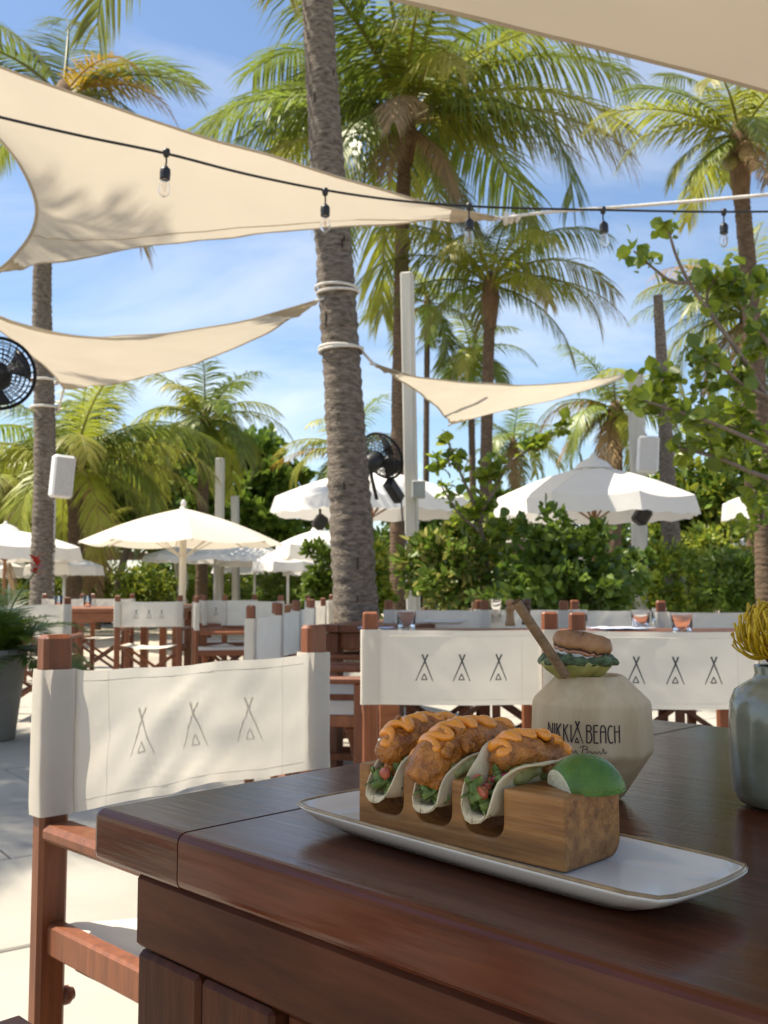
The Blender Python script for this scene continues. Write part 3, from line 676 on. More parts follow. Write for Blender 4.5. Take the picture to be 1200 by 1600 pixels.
# ------------------------------------------------------------------ coconut drink
cd = 0.945; cpos = onz(920, YH + (CZ - TZ) * F / cd, TZ); 
cpos = Vector(((920 - 600) / F * cd, cd, TZ + 0.0012))
TILT = Matrix.Rotation(math.radians(6), 3, 'X')
COCO = thing('coconut_drink', 'trimmed pale young coconut with dark lettering, behind the tacos', 'coconut', cpos)
M_coco = pmat('shaved_coconut_husk', (0.60, 0.41, 0.215), 0.7, 0.14, 30, stretch=(1, 1, .16), bump=0.6, bscale=90, tint=(0.72, 0.54, 0.33), bdist=0.003)
nf = 11
def cfun(p, a):
    r = math.hypot(p.x, p.y)
    if r < .03: return p
    step = 2 * PI / nf; q = ((a + .3) % step) - step / 2
    k = math.cos(step / 2 * .5) / math.cos(q * .5)         # slightly faceted by the knife
    w = 1 + 0.012 * noise.noise(Vector((math.cos(a) * 2, math.sin(a) * 2, p.z * 30)))
    z = p.z + 0.0035 * noise.noise(Vector((math.cos(a) * 1.6, math.sin(a) * 1.6, 7))) * (p.z > .03)
    return Vector((p.x * k * w, p.y * k * w, z))
cprof = [(0, 0), (.026, 0), (.029, .002), (.0545, .0400), (.0562, .0425), (.0566, .046), (.0555, .070), (.0548, .0850), (.0535, .0885), (.0505, .0915), (.031, .1105), (.0285, .1118), (.024, .1112), (.022, .104), (0, .100)]
b = MB(); b.lathe(cprof, 88, fun=cfun); b.v = [tuple(TILT.inverted() @ Vector(p)) if False else p for p in b.v]; b.build('shell', M_coco, COCO)
M_ink = pmat('burnt_ink', (0.022, 0.010, 0.016), 0.7, 0.2, 30)
def band_r(z):
    P = cprof
    for i in range(3, len(P) - 1):
        if P[i][1] <= z <= P[i + 1][1]: t = (z - P[i][1]) / (P[i + 1][1] - P[i][1]); return P[i][0] + (P[i + 1][0] - P[i][0]) * t
    return P[5][0]
face_a = math.atan2(-cpos.y, -cpos.x)
def cmap(x, z):                                # x metres along the band (to the right), z height
    a = face_a + x / .056; r = band_r(z)
    q = cfun(Vector((r * math.cos(a), r * math.sin(a), z)), a % (2 * PI)); n = Vector((math.cos(a), math.sin(a), 0))
    return Vector((q.x, q.y, z)) + n * .0007
def arc(cx, cy, rx, ry, a0, a1, n=10): return [(cx + rx * math.cos(math.radians(a0 + (a1 - a0) * i / n)), cy + ry * math.sin(math.radians(a0 + (a1 - a0) * i / n))) for i in range(n + 1)]
LET = {'N': (.62, [seg((0, 0), (0, 1)), seg((0, 1), (.62, .22)), seg((.62, 0), (.62, 1))]), 'I': (.0, [seg((0, 0), (0, 1))]),
       'K': (.58, [seg((0, 0), (0, 1)), seg((0, .58), (.55, 1)), seg((.12, .66), (.58, 0))]),
       'B': (.56, [seg((0, 0), (0, 1)), [(0, 1)] + arc(.22, .83, .30, .17, 90, -90) + [(0, .66)], [(0, .66)] + arc(.24, .33, .33, .33, 90, -90) + [(0, 0)]]),
       'E': (.5, [seg((0, 0), (0, 1)), seg((0, 1), (.5, 1)), seg((0, .64), (.42, .64)), seg((0, 0), (.5, 0))]),
       'A': (.58, [[(0, 0), (0, .7)] + arc(.29, .7, .29, .3, 180, 0) + [(.58, 0)], seg((0, .64), (.58, .64))]),
       'C': (.54, [[(.54, .92)] + arc(.32, .5, .32, .5, 75, 285, 14) + [(.54, .08)]]),
       'H': (.58, [seg((0, 0), (0, 1)), seg((.58, 0), (.58, 1)), seg((0, .64), (.58, .64))])}
def word(mb, txt, x, z, h, wx, gap, sw):
    for ch in txt:
        w, st = LET[ch]
        for s in st: ribbon(mb, [(x + p[0] * h * wx, z + p[1] * h) for p in s], sw, sw, cmap)
        x += w * h * wx + gap
    return x
mpx = cd / F                                   # metres per photo pixel at the coconut
cz0 = TZ + .0012
def zz_of(py): return CZ + (YH - py) / F * (cd - .056) - cz0
b = MB(); zb = zz_of(1157); hgt = .0152
word(b, 'NIKKI', (851 - 920) * mpx, zb, hgt, .52, .0024, .0011); word(b, 'BEACH', (913 - 920) * mpx, zb, hgt, .50, .0020, .0011)
tipi(b, lambda x, y: cmap((899 - 920) * mpx + x * .016, zb - .001 + y * .0195), 1.1)
b.build('lettering', M_ink, COCO)
b = MB(); x0 = (878 - 920) * mpx; zs = zz_of(1172)      # small script line
scr = []
for i in range(40): scr.append((x0 + i * .00042 , zs + .0012 * math.sin(i * .75) * (1 if i % 9 else 1.8)))
ribbon(b, scr[:34], .0005, .0005, cmap)
bx = (906 - 920) * mpx
ribbon(b, [(bx + .000, zs - .002), (bx + .0012, zs + .0055)], .0006, .0007, cmap)
ribbon(b, [(bx - .002, zs + .004)] + [(bx + p[0], zs + p[1]) for p in arc(.002, .0043, .0028, .0015, 150, -90)] + [(bx + p[0], zs + p[1]) for p in arc(.002, .0010, .0034, .0019, 90, -100)], .0006, .0005, cmap)
sc2 = [(bx + .0065 + i * .00045, zs + .0003 + .0011 * math.sin(i * .8) + (.0028 if i in (26, 27) else 0)) for i in range(34)]
ribbon(b, sc2, .0005, .0005, cmap)
b.build('script_lettering', M_ink, COCO)
b = MB()
for i in range(5): ribbon(b, [((948 + i * 3 - 920) * mpx, zz_of(1189)), ((949.4 + i * 3 - 920) * mpx, zz_of(1187 + (i % 2) * 3))], .0005, .0003, cmap)
b.build('faint_mark', pmat('faint_ink', (0.24, 0.12, 0.06), .8), COCO)

# garnish on the coconut: fruit wedge, leafy rim, bun-like cap
gz = cz0 + .1125
GA = thing('fruit_garnish', 'layered garnish with a tan cap and green frilled fruit slice on the coconut', 'garnish', (cpos.x - .015, cpos.y - .008, gz - .0025), -0.10)
M_fruit = pmat('yellow_green_fruit', (0.40, 0.38, 0.085), 0.4, 0.2, 60, trans=0.15, coat=0.2, tint=(0.50, 0.47, 0.15))
M_frill = pmat('dark_green_frill', (0.045, 0.095, 0.030), 0.45, 0.5, 120, bump=0.6, bscale=260, tint=(0.15, 0.21, 0.09))
M_cap = pmat('tan_cap', (0.36, 0.155, 0.055), 0.5, 0.2, 30, bump=0.2, bscale=90, tint=(0.50, 0.25, 0.10))
M_pink = pmat('pink_flesh', (0.52, 0.23, 0.13), 0.4, 0.2, 60)
M_whitef = pmat('white_flesh', (0.66, 0.63, 0.56), 0.4, 0.12, 60)
M_dk = pmat('dark_husk_line', (0.06, 0.03, 0.02), 0.7, 0.2, 60)
def disc(mb, rx, ry, prof, frill=0, seed=0, n=48):
    V = []
    for (k, z) in prof:
        for i in range(n):
            a = 2 * PI * i / n; q = k * (1 + frill * noise.noise(Vector((math.cos(a) * 5, math.sin(a) * 5, seed))) + .07 * noise.noise(Vector((math.cos(a) * 1.3, math.sin(a) * 1.3, seed + z * 40))))
            V.append(Vector((rx * q * math.cos(a), ry * q * math.sin(a), z + (frill * .02 + .003 * (k < .99)) * noise.noise(Vector((math.cos(a) * 6, math.sin(a) * 6, seed + z * 90))))))
    m = len(prof); mb.add(V, [(i * n + k, i * n + (k + 1) % n, (i + 1) * n + (k + 1) % n, (i + 1) * n + k) for i in range(m - 1) for k in range(n)], 0, True)
gb = MB(); disc(gb, .035, .027, [(0, -.002), (.45, -.0015), (.80, .006), (1.0, .0135), (.96, .0150), (0, .0140)], .05, 1); gb.build('fruit_slice', M_fruit, GA)
gb = MB(); disc(gb, .0355, .028, [(.80, .0125), (1.0, .0120), (1.04, .0150), (1.0, .0185), (.9, .0205), (.0, .0205)], .16, 4); gb.build('leaf_frill', M_frill, GA)
gt = Matrix.Translation((.004, 0, .021)) @ Matrix.Rotation(math.radians(9), 4, 'Y') @ Matrix.Rotation(math.radians(6), 4, 'X')
for nm, rx, prof, m_, fr_ in (('white_layer', .0245, [(.0, -.002), (.93, -.002), (1.0, .000), (.97, .0028), (0, .0028)], M_whitef, .05), ('pink_layer', .0258, [(.0, .0026), (.96, .0026), (1.0, .0042), (.97, .0058), (0, .0058)], M_pink, .04),
                            ('husk_line', .0262, [(.0, .0056), (.97, .0056), (1.0, .0064), (.97, .0073), (0, .0073)], M_dk, .02), ('cap', .0275, [(.0, .0072), (.95, .0072), (1.0, .0095), (.985, .0130), (.90, .0165), (.65, .0190), (0, .0200)], M_cap, .025)):
    gb = MB(); disc(gb, rx, rx * .86, prof, fr_, 7); o = gb.build(nm, m_, GA); o.matrix_local = gt
s0, s1 = at(884, 1056, cd - .036), at(806, 940, cd - .060)
b = MB(); b.tube([s0, s0.lerp(s1, .5), s1], .0046, 14, caps=False); b.tube([s1, s0.lerp(s1, .5), s0], .0038, 14, caps=False)
st = b.build('drinking_straw', pmat('brown_paper_straw', (0.27, 0.165, 0.085), 0.8, 0.25, 60, bump=0.4, bscale=200)); tag(st, 'brown straw slanting out of the coconut in front of the chair', 'straw')
# ------------------------------------------------------------------ vase and pincushion flower
vd = 0.905; vp = Vector(((1216 - 600) / F * vd, vd, TZ + .0012))
b = MB(); prof = [(0, 0), (.034, 0), (.040, .003), (.0445, .012), (.0462, .03), (.0466, .075), (.0455, .090), (.041, .101), (.031, .108), (.0245, .1115), (.0232, .116), (.0240, .122), (.0236, .1232), (.0205, .122), (.020, .112), (.03, .10), (.04, .08), (.04, .01), (0, .006)]
b.lathe(prof, 56)
vz = b.build('flower_vase', pmat('celadon_glaze', (0.165, 0.165, 0.100), 0.22, 0.16, 22, coat=0.6, bump=0.08, bscale=40, spec=0.6, tint=(0.24, 0.24, 0.165))); vz.location = vp
tag(vz, 'glossy grey-green ceramic vase at the right edge of the near table', 'vase')
FLW = thing('pincushion_flower', 'yellow pincushion flower with curling styles in the green vase', 'flower', vp + Vector((0, 0, .1235)))
M_fly = pmat('yellow_style', (0.68, 0.42, 0.012), 0.45, 0.2, 40, objvar=0.22, trans=0.1, tint=(0.78, 0.53, 0.03))
M_stem = pmat('green_stem', (0.10, 0.13, 0.035), 0.5, 0.2, 20)
b = MB(); b.tube([(0, 0, -.10), (.001, 0, -.03), (0, 0, .006)], .0045, 10); b.build('stem', M_stem, FLW)
b = MB(); b.lathe([(0, .0), (.012, .002), (.017, .010), (.016, .022), (.010, .032), (0, .036)], 20); b.build('core', pmat('orange_core', (.30, .10, .012), .6, .3, 60), FLW)
rnd = random.Random(8); sty = []
for k in range(8):
    b = MB(); cu = .4 + .12 * k; L = .046 + .002 * (k % 3); pts = []
    for i in range(11):
        t = i / 10; a = cu * t ** 1.6; pts.append((.012 + L * (t * .82) * math.cos(a * .9), 0, L * math.sin(a * .75) * t * .95))
    b.tube(pts, [.00085] * 10 + [.0014], 6); p = Vector(pts[-1]); b.lathe([(0, -.0016), (.0013, -.0008), (.0014, .0006), (0, .0022)], 6, c=p); sty.append(b.mesh('style', M_fly))
for k in range(210):
    f_ = (k + .5) / 210; el = math.asin(-0.28 + 1.25 * f_) if -0.28 + 1.25 * f_ < 1 else PI / 2; az = k * 2.399963
    inst('style', sty[min(7, int(rnd.uniform(2, 8) - f_ * 2 + .6))], FLW, Matrix.Translation((0, 0, .014)) @ Matrix.Rotation(az, 4, 'Z') @ Matrix.Rotation(-el * .97 + .25, 4, 'Y') @ Matrix.Rotation(rnd.uniform(-.35, .35), 4, 'X') @ Matrix.Scale(rnd.uniform(.80, 1.0), 4))
# ------------------------------------------------------------------ palms
def frond_mesh(name, L, e0, droop, az, seed, mat, dry=0.0, nl=38, fall=0.5, wid=1.0):
    nl = int(nl * 1.65); wid *= .62; rnd = random.Random(seed); n = 14; P = [Vector((0, 0, 0))]; T = []
    side_c = rnd.uniform(-.25, .25)
    for i in range(n):
        s = (i + .5) / n; e = e0 - droop * s ** 1.35; a = az + side_c * s
        t = Vector((math.cos(e) * math.cos(a), math.cos(e) * math.sin(a), math.sin(e))); T.append(t); P.append(P[-1] + t * (L / n))
    T.append(T[-1]); mb = MB(); tip = []
    mb.tube(P, [L * (.0105 * (1 - i / n) + .0016) for i in range(n + 1)], 5); 
    tip += [0.25 + .4 * dry] * len(mb.v)
    twist = rnd.uniform(-.5, .5)
    for k in range(nl):
        s = .13 + .87 * (k + .5) / nl; fi = s * n; i = min(int(fi), n - 1); p = P[i].lerp(P[i + 1], fi - i); t = T[i]
        b = t.cross(Vector((0, 0, 1))); 
        if b.length < .05: b = Vector((-math.sin(az), math.cos(az), 0))
        b.normalize(); up = b.cross(t)
        ll = L * .30 * (math.sin(PI * (.12 + .80 * s)) ** .55) * (1 if s < .9 else 1.05)
        for sd in (-1, 1):
            if rnd.random() < .05 + dry * .15: continue
            fw = .35 + .75 * s + rnd.uniform(-.12, .12); hang = fall * rnd.uniform(.55, 1.35)
            d = (b * sd * (1 - .25 * s) + t * fw + up * (.22 - .1 * twist * sd)).normalized(); l = ll * rnd.uniform(.82, 1.1); w = L * .0115 * wid * (1.1 - .4 * s)
            wv = d.cross(Vector((0, 0, 1))).cross(d) if False else t * .9 - d * d.dot(t) * .9
            if wv.length < .05: wv = up
            wv.normalize(); q = p.copy(); rows = []; dd = d.copy()
            for r, kw in ((0, .55), (.3, 1.0), (.65, .75), (1.0, .05)):
                rows.append((q.copy(), w * kw)); dd = (dd + Vector((0, 0, -hang * .55))).normalized(); q = q + dd * (l * .34)
            o = len(mb.v)
            for (c_, w_) in rows: mb.v.append(tuple(c_ - wv * w_)); mb.v.append(tuple(c_ + wv * w_))
            for r in range(3): mb.f.append((o + 2 * r, o + 2 * r + 1, o + 2 * r + 3, o + 2 * r + 2)); mb.m.append(0); mb.s.append(True)
            td = max(0, min(1, dry * 1.2 * max(0, (s - .45)) * 2 + rnd.uniform(-.1, .12)))
            for r in range(4): tip.extend([min(1, td + .14 * (r == 3) + .04 * (r == 2))] * 2)
    me = mb.mesh(name, mat); a = me.attributes.new('tip', 'FLOAT', 'POINT'); a.data.foreach_set('value', tip)
    return me
def trunk_path(pxs, d, dy=0.0):
    pts = [at(x, y, d + dy * i) for i, (x, y) in enumerate(pxs)]
    b0 = pts[0]; k = pts[0] - pts[1]; base = b0 + k * ((b0.z + 0.03) / max(-k.z, 1e-3)) if k.z < 0 else Vector((b0.x, b0.y, -.03))
    base = Vector((b0.x + (base.x - b0.x) * .6, b0.y, -.03))
    return [base] + pts
def trunk(parent, path, r0, r1, mat, n=16, ring=0.055, flare=1.25, seed=0):
    P = smoothpath(path, 10); L = [0]
    for i in range(1, len(P)): L.append(L[-1] + (P[i] - P[i - 1]).length)
    tot = L[-1]; m = int(tot / ring) * 3; pts = []; rad = []; rnd = random.Random(seed); jit = [rnd.uniform(-1, 1) for _ in range(m // 3 + 2)]
    for i in range(m + 1):
        s = tot * i / m; k = 0
        while k < len(L) - 2 and L[k + 1] < s: k += 1
        t = (s - L[k]) / max(1e-6, L[k + 1] - L[k]); pts.append(P[k].lerp(P[k + 1], t))
        h = s / tot; r = r0 + (r1 - r0) * h ** .8; r *= 1 + (flare - 1) * math.exp(-s / .28)
        ph = i % 3; rad.append(r * (1 + .035 * (ph == 0) - .030 * (ph == 1) + .030 * jit[i // 3]))
    mb = MB(); o = 0; mb.tube(pts, rad, n)
    for k in range(len(pts) * n):
        p = Vector(mb.v[k]); c = pts[k // n]; d_ = p - c; mb.v[k] = tuple(c + d_ * (1 + .05 * noise.noise(p * 6 + Vector((seed, 0, 0))) + .03 * noise.noise(p * 19)))
    return mb.build('trunk', mat, parent), pts, rad
PALM_N = 0
def palm(label, pxs, d, r0, r1, fronds, mat=None, crownless=False, world=None, boots=True, auto=0, L=2.0, seed=1, dy=0.0, yellow=0.3, nl=38, ring=.055, wid=1.0, fall=.5, low=-.5):
    """fronds: (azimuth degrees, start elevation degrees, droop degrees, length, material, dryness)"""
    mat = mat or M_trunk2; path = [Vector(q) for q in world] if world else trunk_path(pxs, d, dy); base = path[0].copy(); base.z = 0
    t = thing('palm_tree', label, 'palm tree', base, 0, 'palms around the terrace'); lp_ = [p - base for p in path]
    tr, pts, rad = trunk(t, lp_, r0, r1, mat, seed=seed, ring=ring)
    top = lp_[-1]; rnd = random.Random(seed * 17)
    if crownless: return t, pts, rad
    if boots:                                 # fibrous sheath and old frond bases under the crown
        b = MB(); b.lathe([(r1 * 1.0, -.55), (r1 * 1.35, -.3), (r1 * 1.7, -.05), (r1 * 1.4, .14), (r1 * .5, .34), (0, .36)], 14, c=top, fun=lambda q, a: q * (1 + .12 * math.sin(a * 7)) if q.z < .3 else q)
        b.build('crown_shaft', pmat('fibre_sheath', (0.17, 0.105, 0.06), .9, .35, 14, stretch=(3, 3, .6), bump=.6), t)
        for k in range(5):
            a = k * 1.3 + seed; q = top + Vector((math.cos(a) * r1 * 1.7, math.sin(a) * r1 * 1.7, -.12 - .05 * (k % 3)))
            b = MB(); b.lathe([(0, -.075), (.05, -.05), (.068, 0), (.05, .055), (0, .075)], 10, c=q)
            if seed % 3 != 1: b.build('coconut', pmat('green_coconut', (0.20, 0.17, 0.05), .5, .3, 10), t)
    fl_ = list(fronds)
    for k in range(auto):
        f_ = (k + .5) / auto; e = 78 - (78 - low * 90) * f_ ** .9; rv = rnd.random()
        m_ = M_fr_d if (e < -22 and rv < .5) else (M_fr_y if rv < yellow else M_fr_g)
        fl_.append((k * 137.5 + seed * 40, e, 62 + 45 * (1 - abs(e) / 90) + rnd.uniform(-10, 12), L * rnd.uniform(.85, 1.1), m_, .04 + .45 * (rnd.random() ** 3)))
    for k, (az, e, dr, l, m_, dryn) in enumerate(fl_):
        me = frond_mesh('frond', l, math.radians(e), math.radians(dr), math.radians(az), seed * 100 + k, m_, dryn, nl, fall, wid)
        inst('frond', me, t, Matrix.Translation(top + Vector((0, 0, .12))))
    return t, pts, rad
G_, Y_, O_, D_ = M_fr_g, M_fr_y, M_fr_o, M_fr_d
# the thick trunk in front: its crown is above the picture
p1, pts1, rad1 = palm('thick grey ringed palm trunk standing in the middle, ropes tied round it', [(557, 980), (545, 750), (528, 480), (511, 250), (496, 0), (486, -260)], 6.5, 0.158, 0.094,
     [(160, 10, 95, 2.4, G_, .2), (100, 40, 90, 2.3, G_, .3), (20, 25, 95, 2.4, G_, .3), (-60, 30, 90, 2.3, Y_, .3), (230, 30, 100, 2.3, G_, .3), (300, 60, 80, 2.2, G_, .2), (60, 70, 60, 2.2, Y_, .1)], M_trunk, seed=1, ring=.075)
base1 = p1.location
rnd = random.Random(5)
for k in range(9):                             # dark vertical scars in the bark
    i = rnd.randrange(10, len(pts1) - 70); c = pts1[i]; a = rnd.uniform(-2.6, -.6); r = rad1[i]; b = MB(); h = rnd.uniform(.04, .12)
    n_ = Vector((math.cos(a), math.sin(a), 0)); q = c + n_ * r * 1.0
    b.bar(q - Vector((0, 0, h / 2)), q + Vector((0, 0, h / 2)), .012, .014, up=n_, b=.004); b.build('bark_scar', M_scar, p1)
palm('tall palm just right of the thick trunk with long arching fronds over the sails', [(622, 930), (623, 700), (627, 450), (630, 300), (634, 205)], 15.2, 0.138, 0.105,
     [(168, 38, 78, 3.96, G_, .15), (196, 18, 62, 3.72, G_, .25), (176, 2, 55, 3.24, Y_, .35), (150, 60, 70, 4.14, G_, .1), (10, 34, 74, 3.96, Y_, .35), (-8, 14, 62, 3.72, Y_, .75), (24, 50, 70, 4.42, G_, .2), (-20, 2, 50, 3.00, Y_, .9),
      (45, 68, 60, 4.14, G_, .1), (100, 75, 60, 4.00, G_, .1), (130, 58, 70, 4.14, G_, .2), (80, 45, 80, 3.86, G_, .2), (-100, 55, 75, 3.86, G_, .2), (-60, 66, 60, 4.14, G_, .2), (235, 50, 80, 3.73, G_, .3), (270, 5, 70, 2.40, D_, .8),
      (250, -30, 40, 1.80, D_, .8), (300, -35, 40, 1.92, D_, .9), (200, -45, 30, 1.68, D_, .9), (340, -48, 35, 1.92, D_, .9), (30, -30, 45, 2.16, G_, .6), (150, -25, 45, 2.28, G_, .5), (70, 10, 70, 2.88, G_, .4), (285, 25, 80, 2.88, Y_, .4)], M_trunk2, seed=2, auto=10, L=3.9, low=-.1, yellow=.5, wid=.78, nl=56, fall=.95)
palm('palm with pale drooping fronds right of the white post', [(757, 880), (760, 700), (763, 560), (766, 458)], 15, 0.105, 0.085,
     [(175, 42, 90, 2.3, G_, .2), (190, 12, 70, 2.0, G_, .3), (8, 40, 92, 2.3, Y_, .3), (-6, 20, 105, 2.1, Y_, .45), (-16, 8, 62, 2.2, Y_, .95), (20, 60, 80, 2.4, G_, .2), (160, 62, 70, 2.3, G_, .1), (120, 75, 55, 2.3, G_, .1), (60, 72, 60, 2.4, G_, .1),
      (-70, 45, 95, 2.0, Y_, .3), (250, 40, 95, 2.0, Y_, .3), (300, 10, 80, 1.8, Y_, .5), (220, -10, 60, 1.7, G_, .5), (-30, -20, 60, 1.9, G_, .6), (90, 30, 80, 2.0, G_, .3), (200, 50, 80, 2.1, Y_, .2)], M_trunk2, seed=4, nl=44, fall=.95)
palm('thin far palm between the white post and the drooping palm', [(666, 880), (666, 700), (668, 480)], 26, 0.085, 0.075, [], auto=15, L=1.9, seed=5, nl=26, wid=1.4)
palm('left palm with a golden frond above the big sail, collar ropes round its trunk', [(66, 900), (70, 700), (66, 430), (80, 260), (98, 168)], 12, 0.150, 0.10,
     [(100, 72, 45, 2.3, G_, .1), (165, 62, 55, 2.3, G_, .15), (40, 55, 75, 2.1, G_, .1), (8, 32, 95, 1.55, O_, .3), (-10, 6, 85, 1.45, G_, .25), (20, 40, 70, 1.8, G_, .2), (190, 20, 80, 2.1, G_, .2), (-30, 45, 90, 1.3, O_, .2), (230, 30, 90, 2.0, G_, .3), (320, -35, 45, 2.1, G_, .5), (350, -48, 30, 2.25, Y_, .7), (60, 10, 80, 1.8, G_, .3), (135, 20, 80, 2.0, G_, .3)], M_trunk, seed=6, nl=46, ring=.07)
palm('bushy palm standing by itself over the big parasol on the left', [(315, 900), (317, 780), (320, 668)], 24, 0.155, 0.125,
     [], auto=24, L=2.25, seed=7, nl=32, yellow=.65, wid=1.3, fall=.65, low=-.25)
palm('low spreading palm behind the white speaker box', [(116, 900), (118, 820), (116, 735)], 20, 0.16, 0.145,
     [(20, 45, 85, 3.38, G_, .2), (0, 30, 80, 3.12, Y_, .3), (-12, 12, 60, 2.86, Y_, .3), (160, 45, 80, 3.38, G_, .2), (180, 28, 75, 3.25, Y_, .2), (90, 76, 30, 2.99, G_, .1), (75, 66, 50, 3.12, G_, .1), (110, 62, 60, 2.99, G_, .1)], auto=16, L=3.0, seed=8, yellow=.6, low=-.35, nl=44, fall=.7)
palm('palm at the left edge under the second sail', [(14, 900), (16, 820), (14, 770)], 25, 0.2, 0.18, [(30, 45, 100, 3.0, Y_, .3), (10, 28, 105, 2.9, Y_, .3)], auto=17, L=3.1, seed=10, yellow=.75, low=-.35, nl=40, fall=.75)
palm('bright yellow-green palm near the top edge on the right', [(1196, 860), (1188, 700), (1170, 430), (1160, 320), (1156, 232)], 9.5, 0.115, 0.072,
     [(172, 34, 66, 1.55, Y_, .2), (188, 20, 80, 1.35, Y_, .15), (150, 58, 60, 1.4, G_, .1), (200, -6, 70, 1.05, Y_, .2), (215, -25, 40, 1.0, G_, .3), (120, 70, 50, 1.4, G_, .1), (60, 66, 60, 1.5, Y_, .1), (10, 40, 80, 1.6, Y_, .1), (-20, 15, 80, 1.5, Y_, .2), (240, 40, 90, 1.3, Y_, .2), (300, 45, 90, 1.3, Y_, .2),
      (265, 5, 70, 1.1, G_, .2), (320, -15, 60, 1.2, Y_, .3), (280, -40, 30, .9, D_, .8), (30, 5, 70, 1.3, G_, .3), (80, 35, 80, 1.3, G_, .2), (100, 5, 75, 1.2, Y_, .2)], M_trunk2, seed=11, nl=50, fall=.6)
palm('palm with trailing fronds behind the bare trunk on the right', [(1176, 880), (1172, 700), (1168, 505)], 19, 0.12, 0.1, [(175, 30, 72, 2.4, G_, .2), (160, 55, 80, 2.3, Y_, .3), (195, 10, 60, 2.0, G_, .3), (185, 62, 95, 2.3, O_, .5)], auto=18, L=2.3, seed=12, yellow=.5, nl=36, fall=.75)
bare, bpts, brad = palm('bare headless palm trunk right of the big right parasol', [(1056, 935), (1047, 820), (1038, 640), (1028, 462)], 13.5, 0.165, 0.064, [], M_trunk, crownless=True, seed=13, ring=.07)
palm('palm with an orange hanging frond right of the small sail', [(962, 800), (964, 735), (962, 650)], 21, 0.14, 0.12, [(170, 30, 105, 1.9, O_, .5), (195, 5, 70, 1.8, G_, .4), (185, -20, 50, 1.7, D_, .7)], auto=17, L=1.9, seed=14, yellow=.4, nl=32, wid=1.2, fall=.7)
palm('dark far palm between two drooping palms', [(742, 900), (738, 720), (735, 560)], 27, 0.10, 0.09, [], auto=17, L=2.0, seed=15, yellow=.1, nl=28, wid=1.4, fall=.6)
palm('small far palm behind the small sail, low on the horizon', [(806, 900), (804, 780), (802, 700)], 30, 0.10, 0.09, [], auto=15, L=1.9, seed=16, yellow=.2, nl=26, wid=1.5)
palm('far palm peeking out on both sides of the thick trunk', [(546, 900), (545, 800), (544, 712)], 22, 0.12, 0.10, [(172, 32, 80, 1.8, Y_, .3), (185, 8, 45, 1.7, O_, .3), (8, 40, 80, 1.4, Y_, .2)], auto=15, L=1.7, seed=17, yellow=.6, nl=34, wid=1.2, fall=.65)
palm('short young palm beside the big parasol on the left', [(152, 920), (154, 860), (157, 838)], 23, 0.09, 0.08, [(20, 35, 90, 1.2, Y_, .4), (-5, 20, 80, 1.1, Y_, .4), (170, 40, 90, 1.1, G_, .2)], auto=9, L=1.1, seed=18, yellow=.7, nl=30, fall=.7)

t_, _, _ = palm('palm standing outside the left edge, shading the paving', None, 0, .15, .10, [], world=[(-7.9, 6.0, 0), (-7.8, 6.0, 4), (-7.5, 6.05, 8), (-7.36, 6.1, 9.6)], auto=20, L=2.6, seed=21, nl=34)
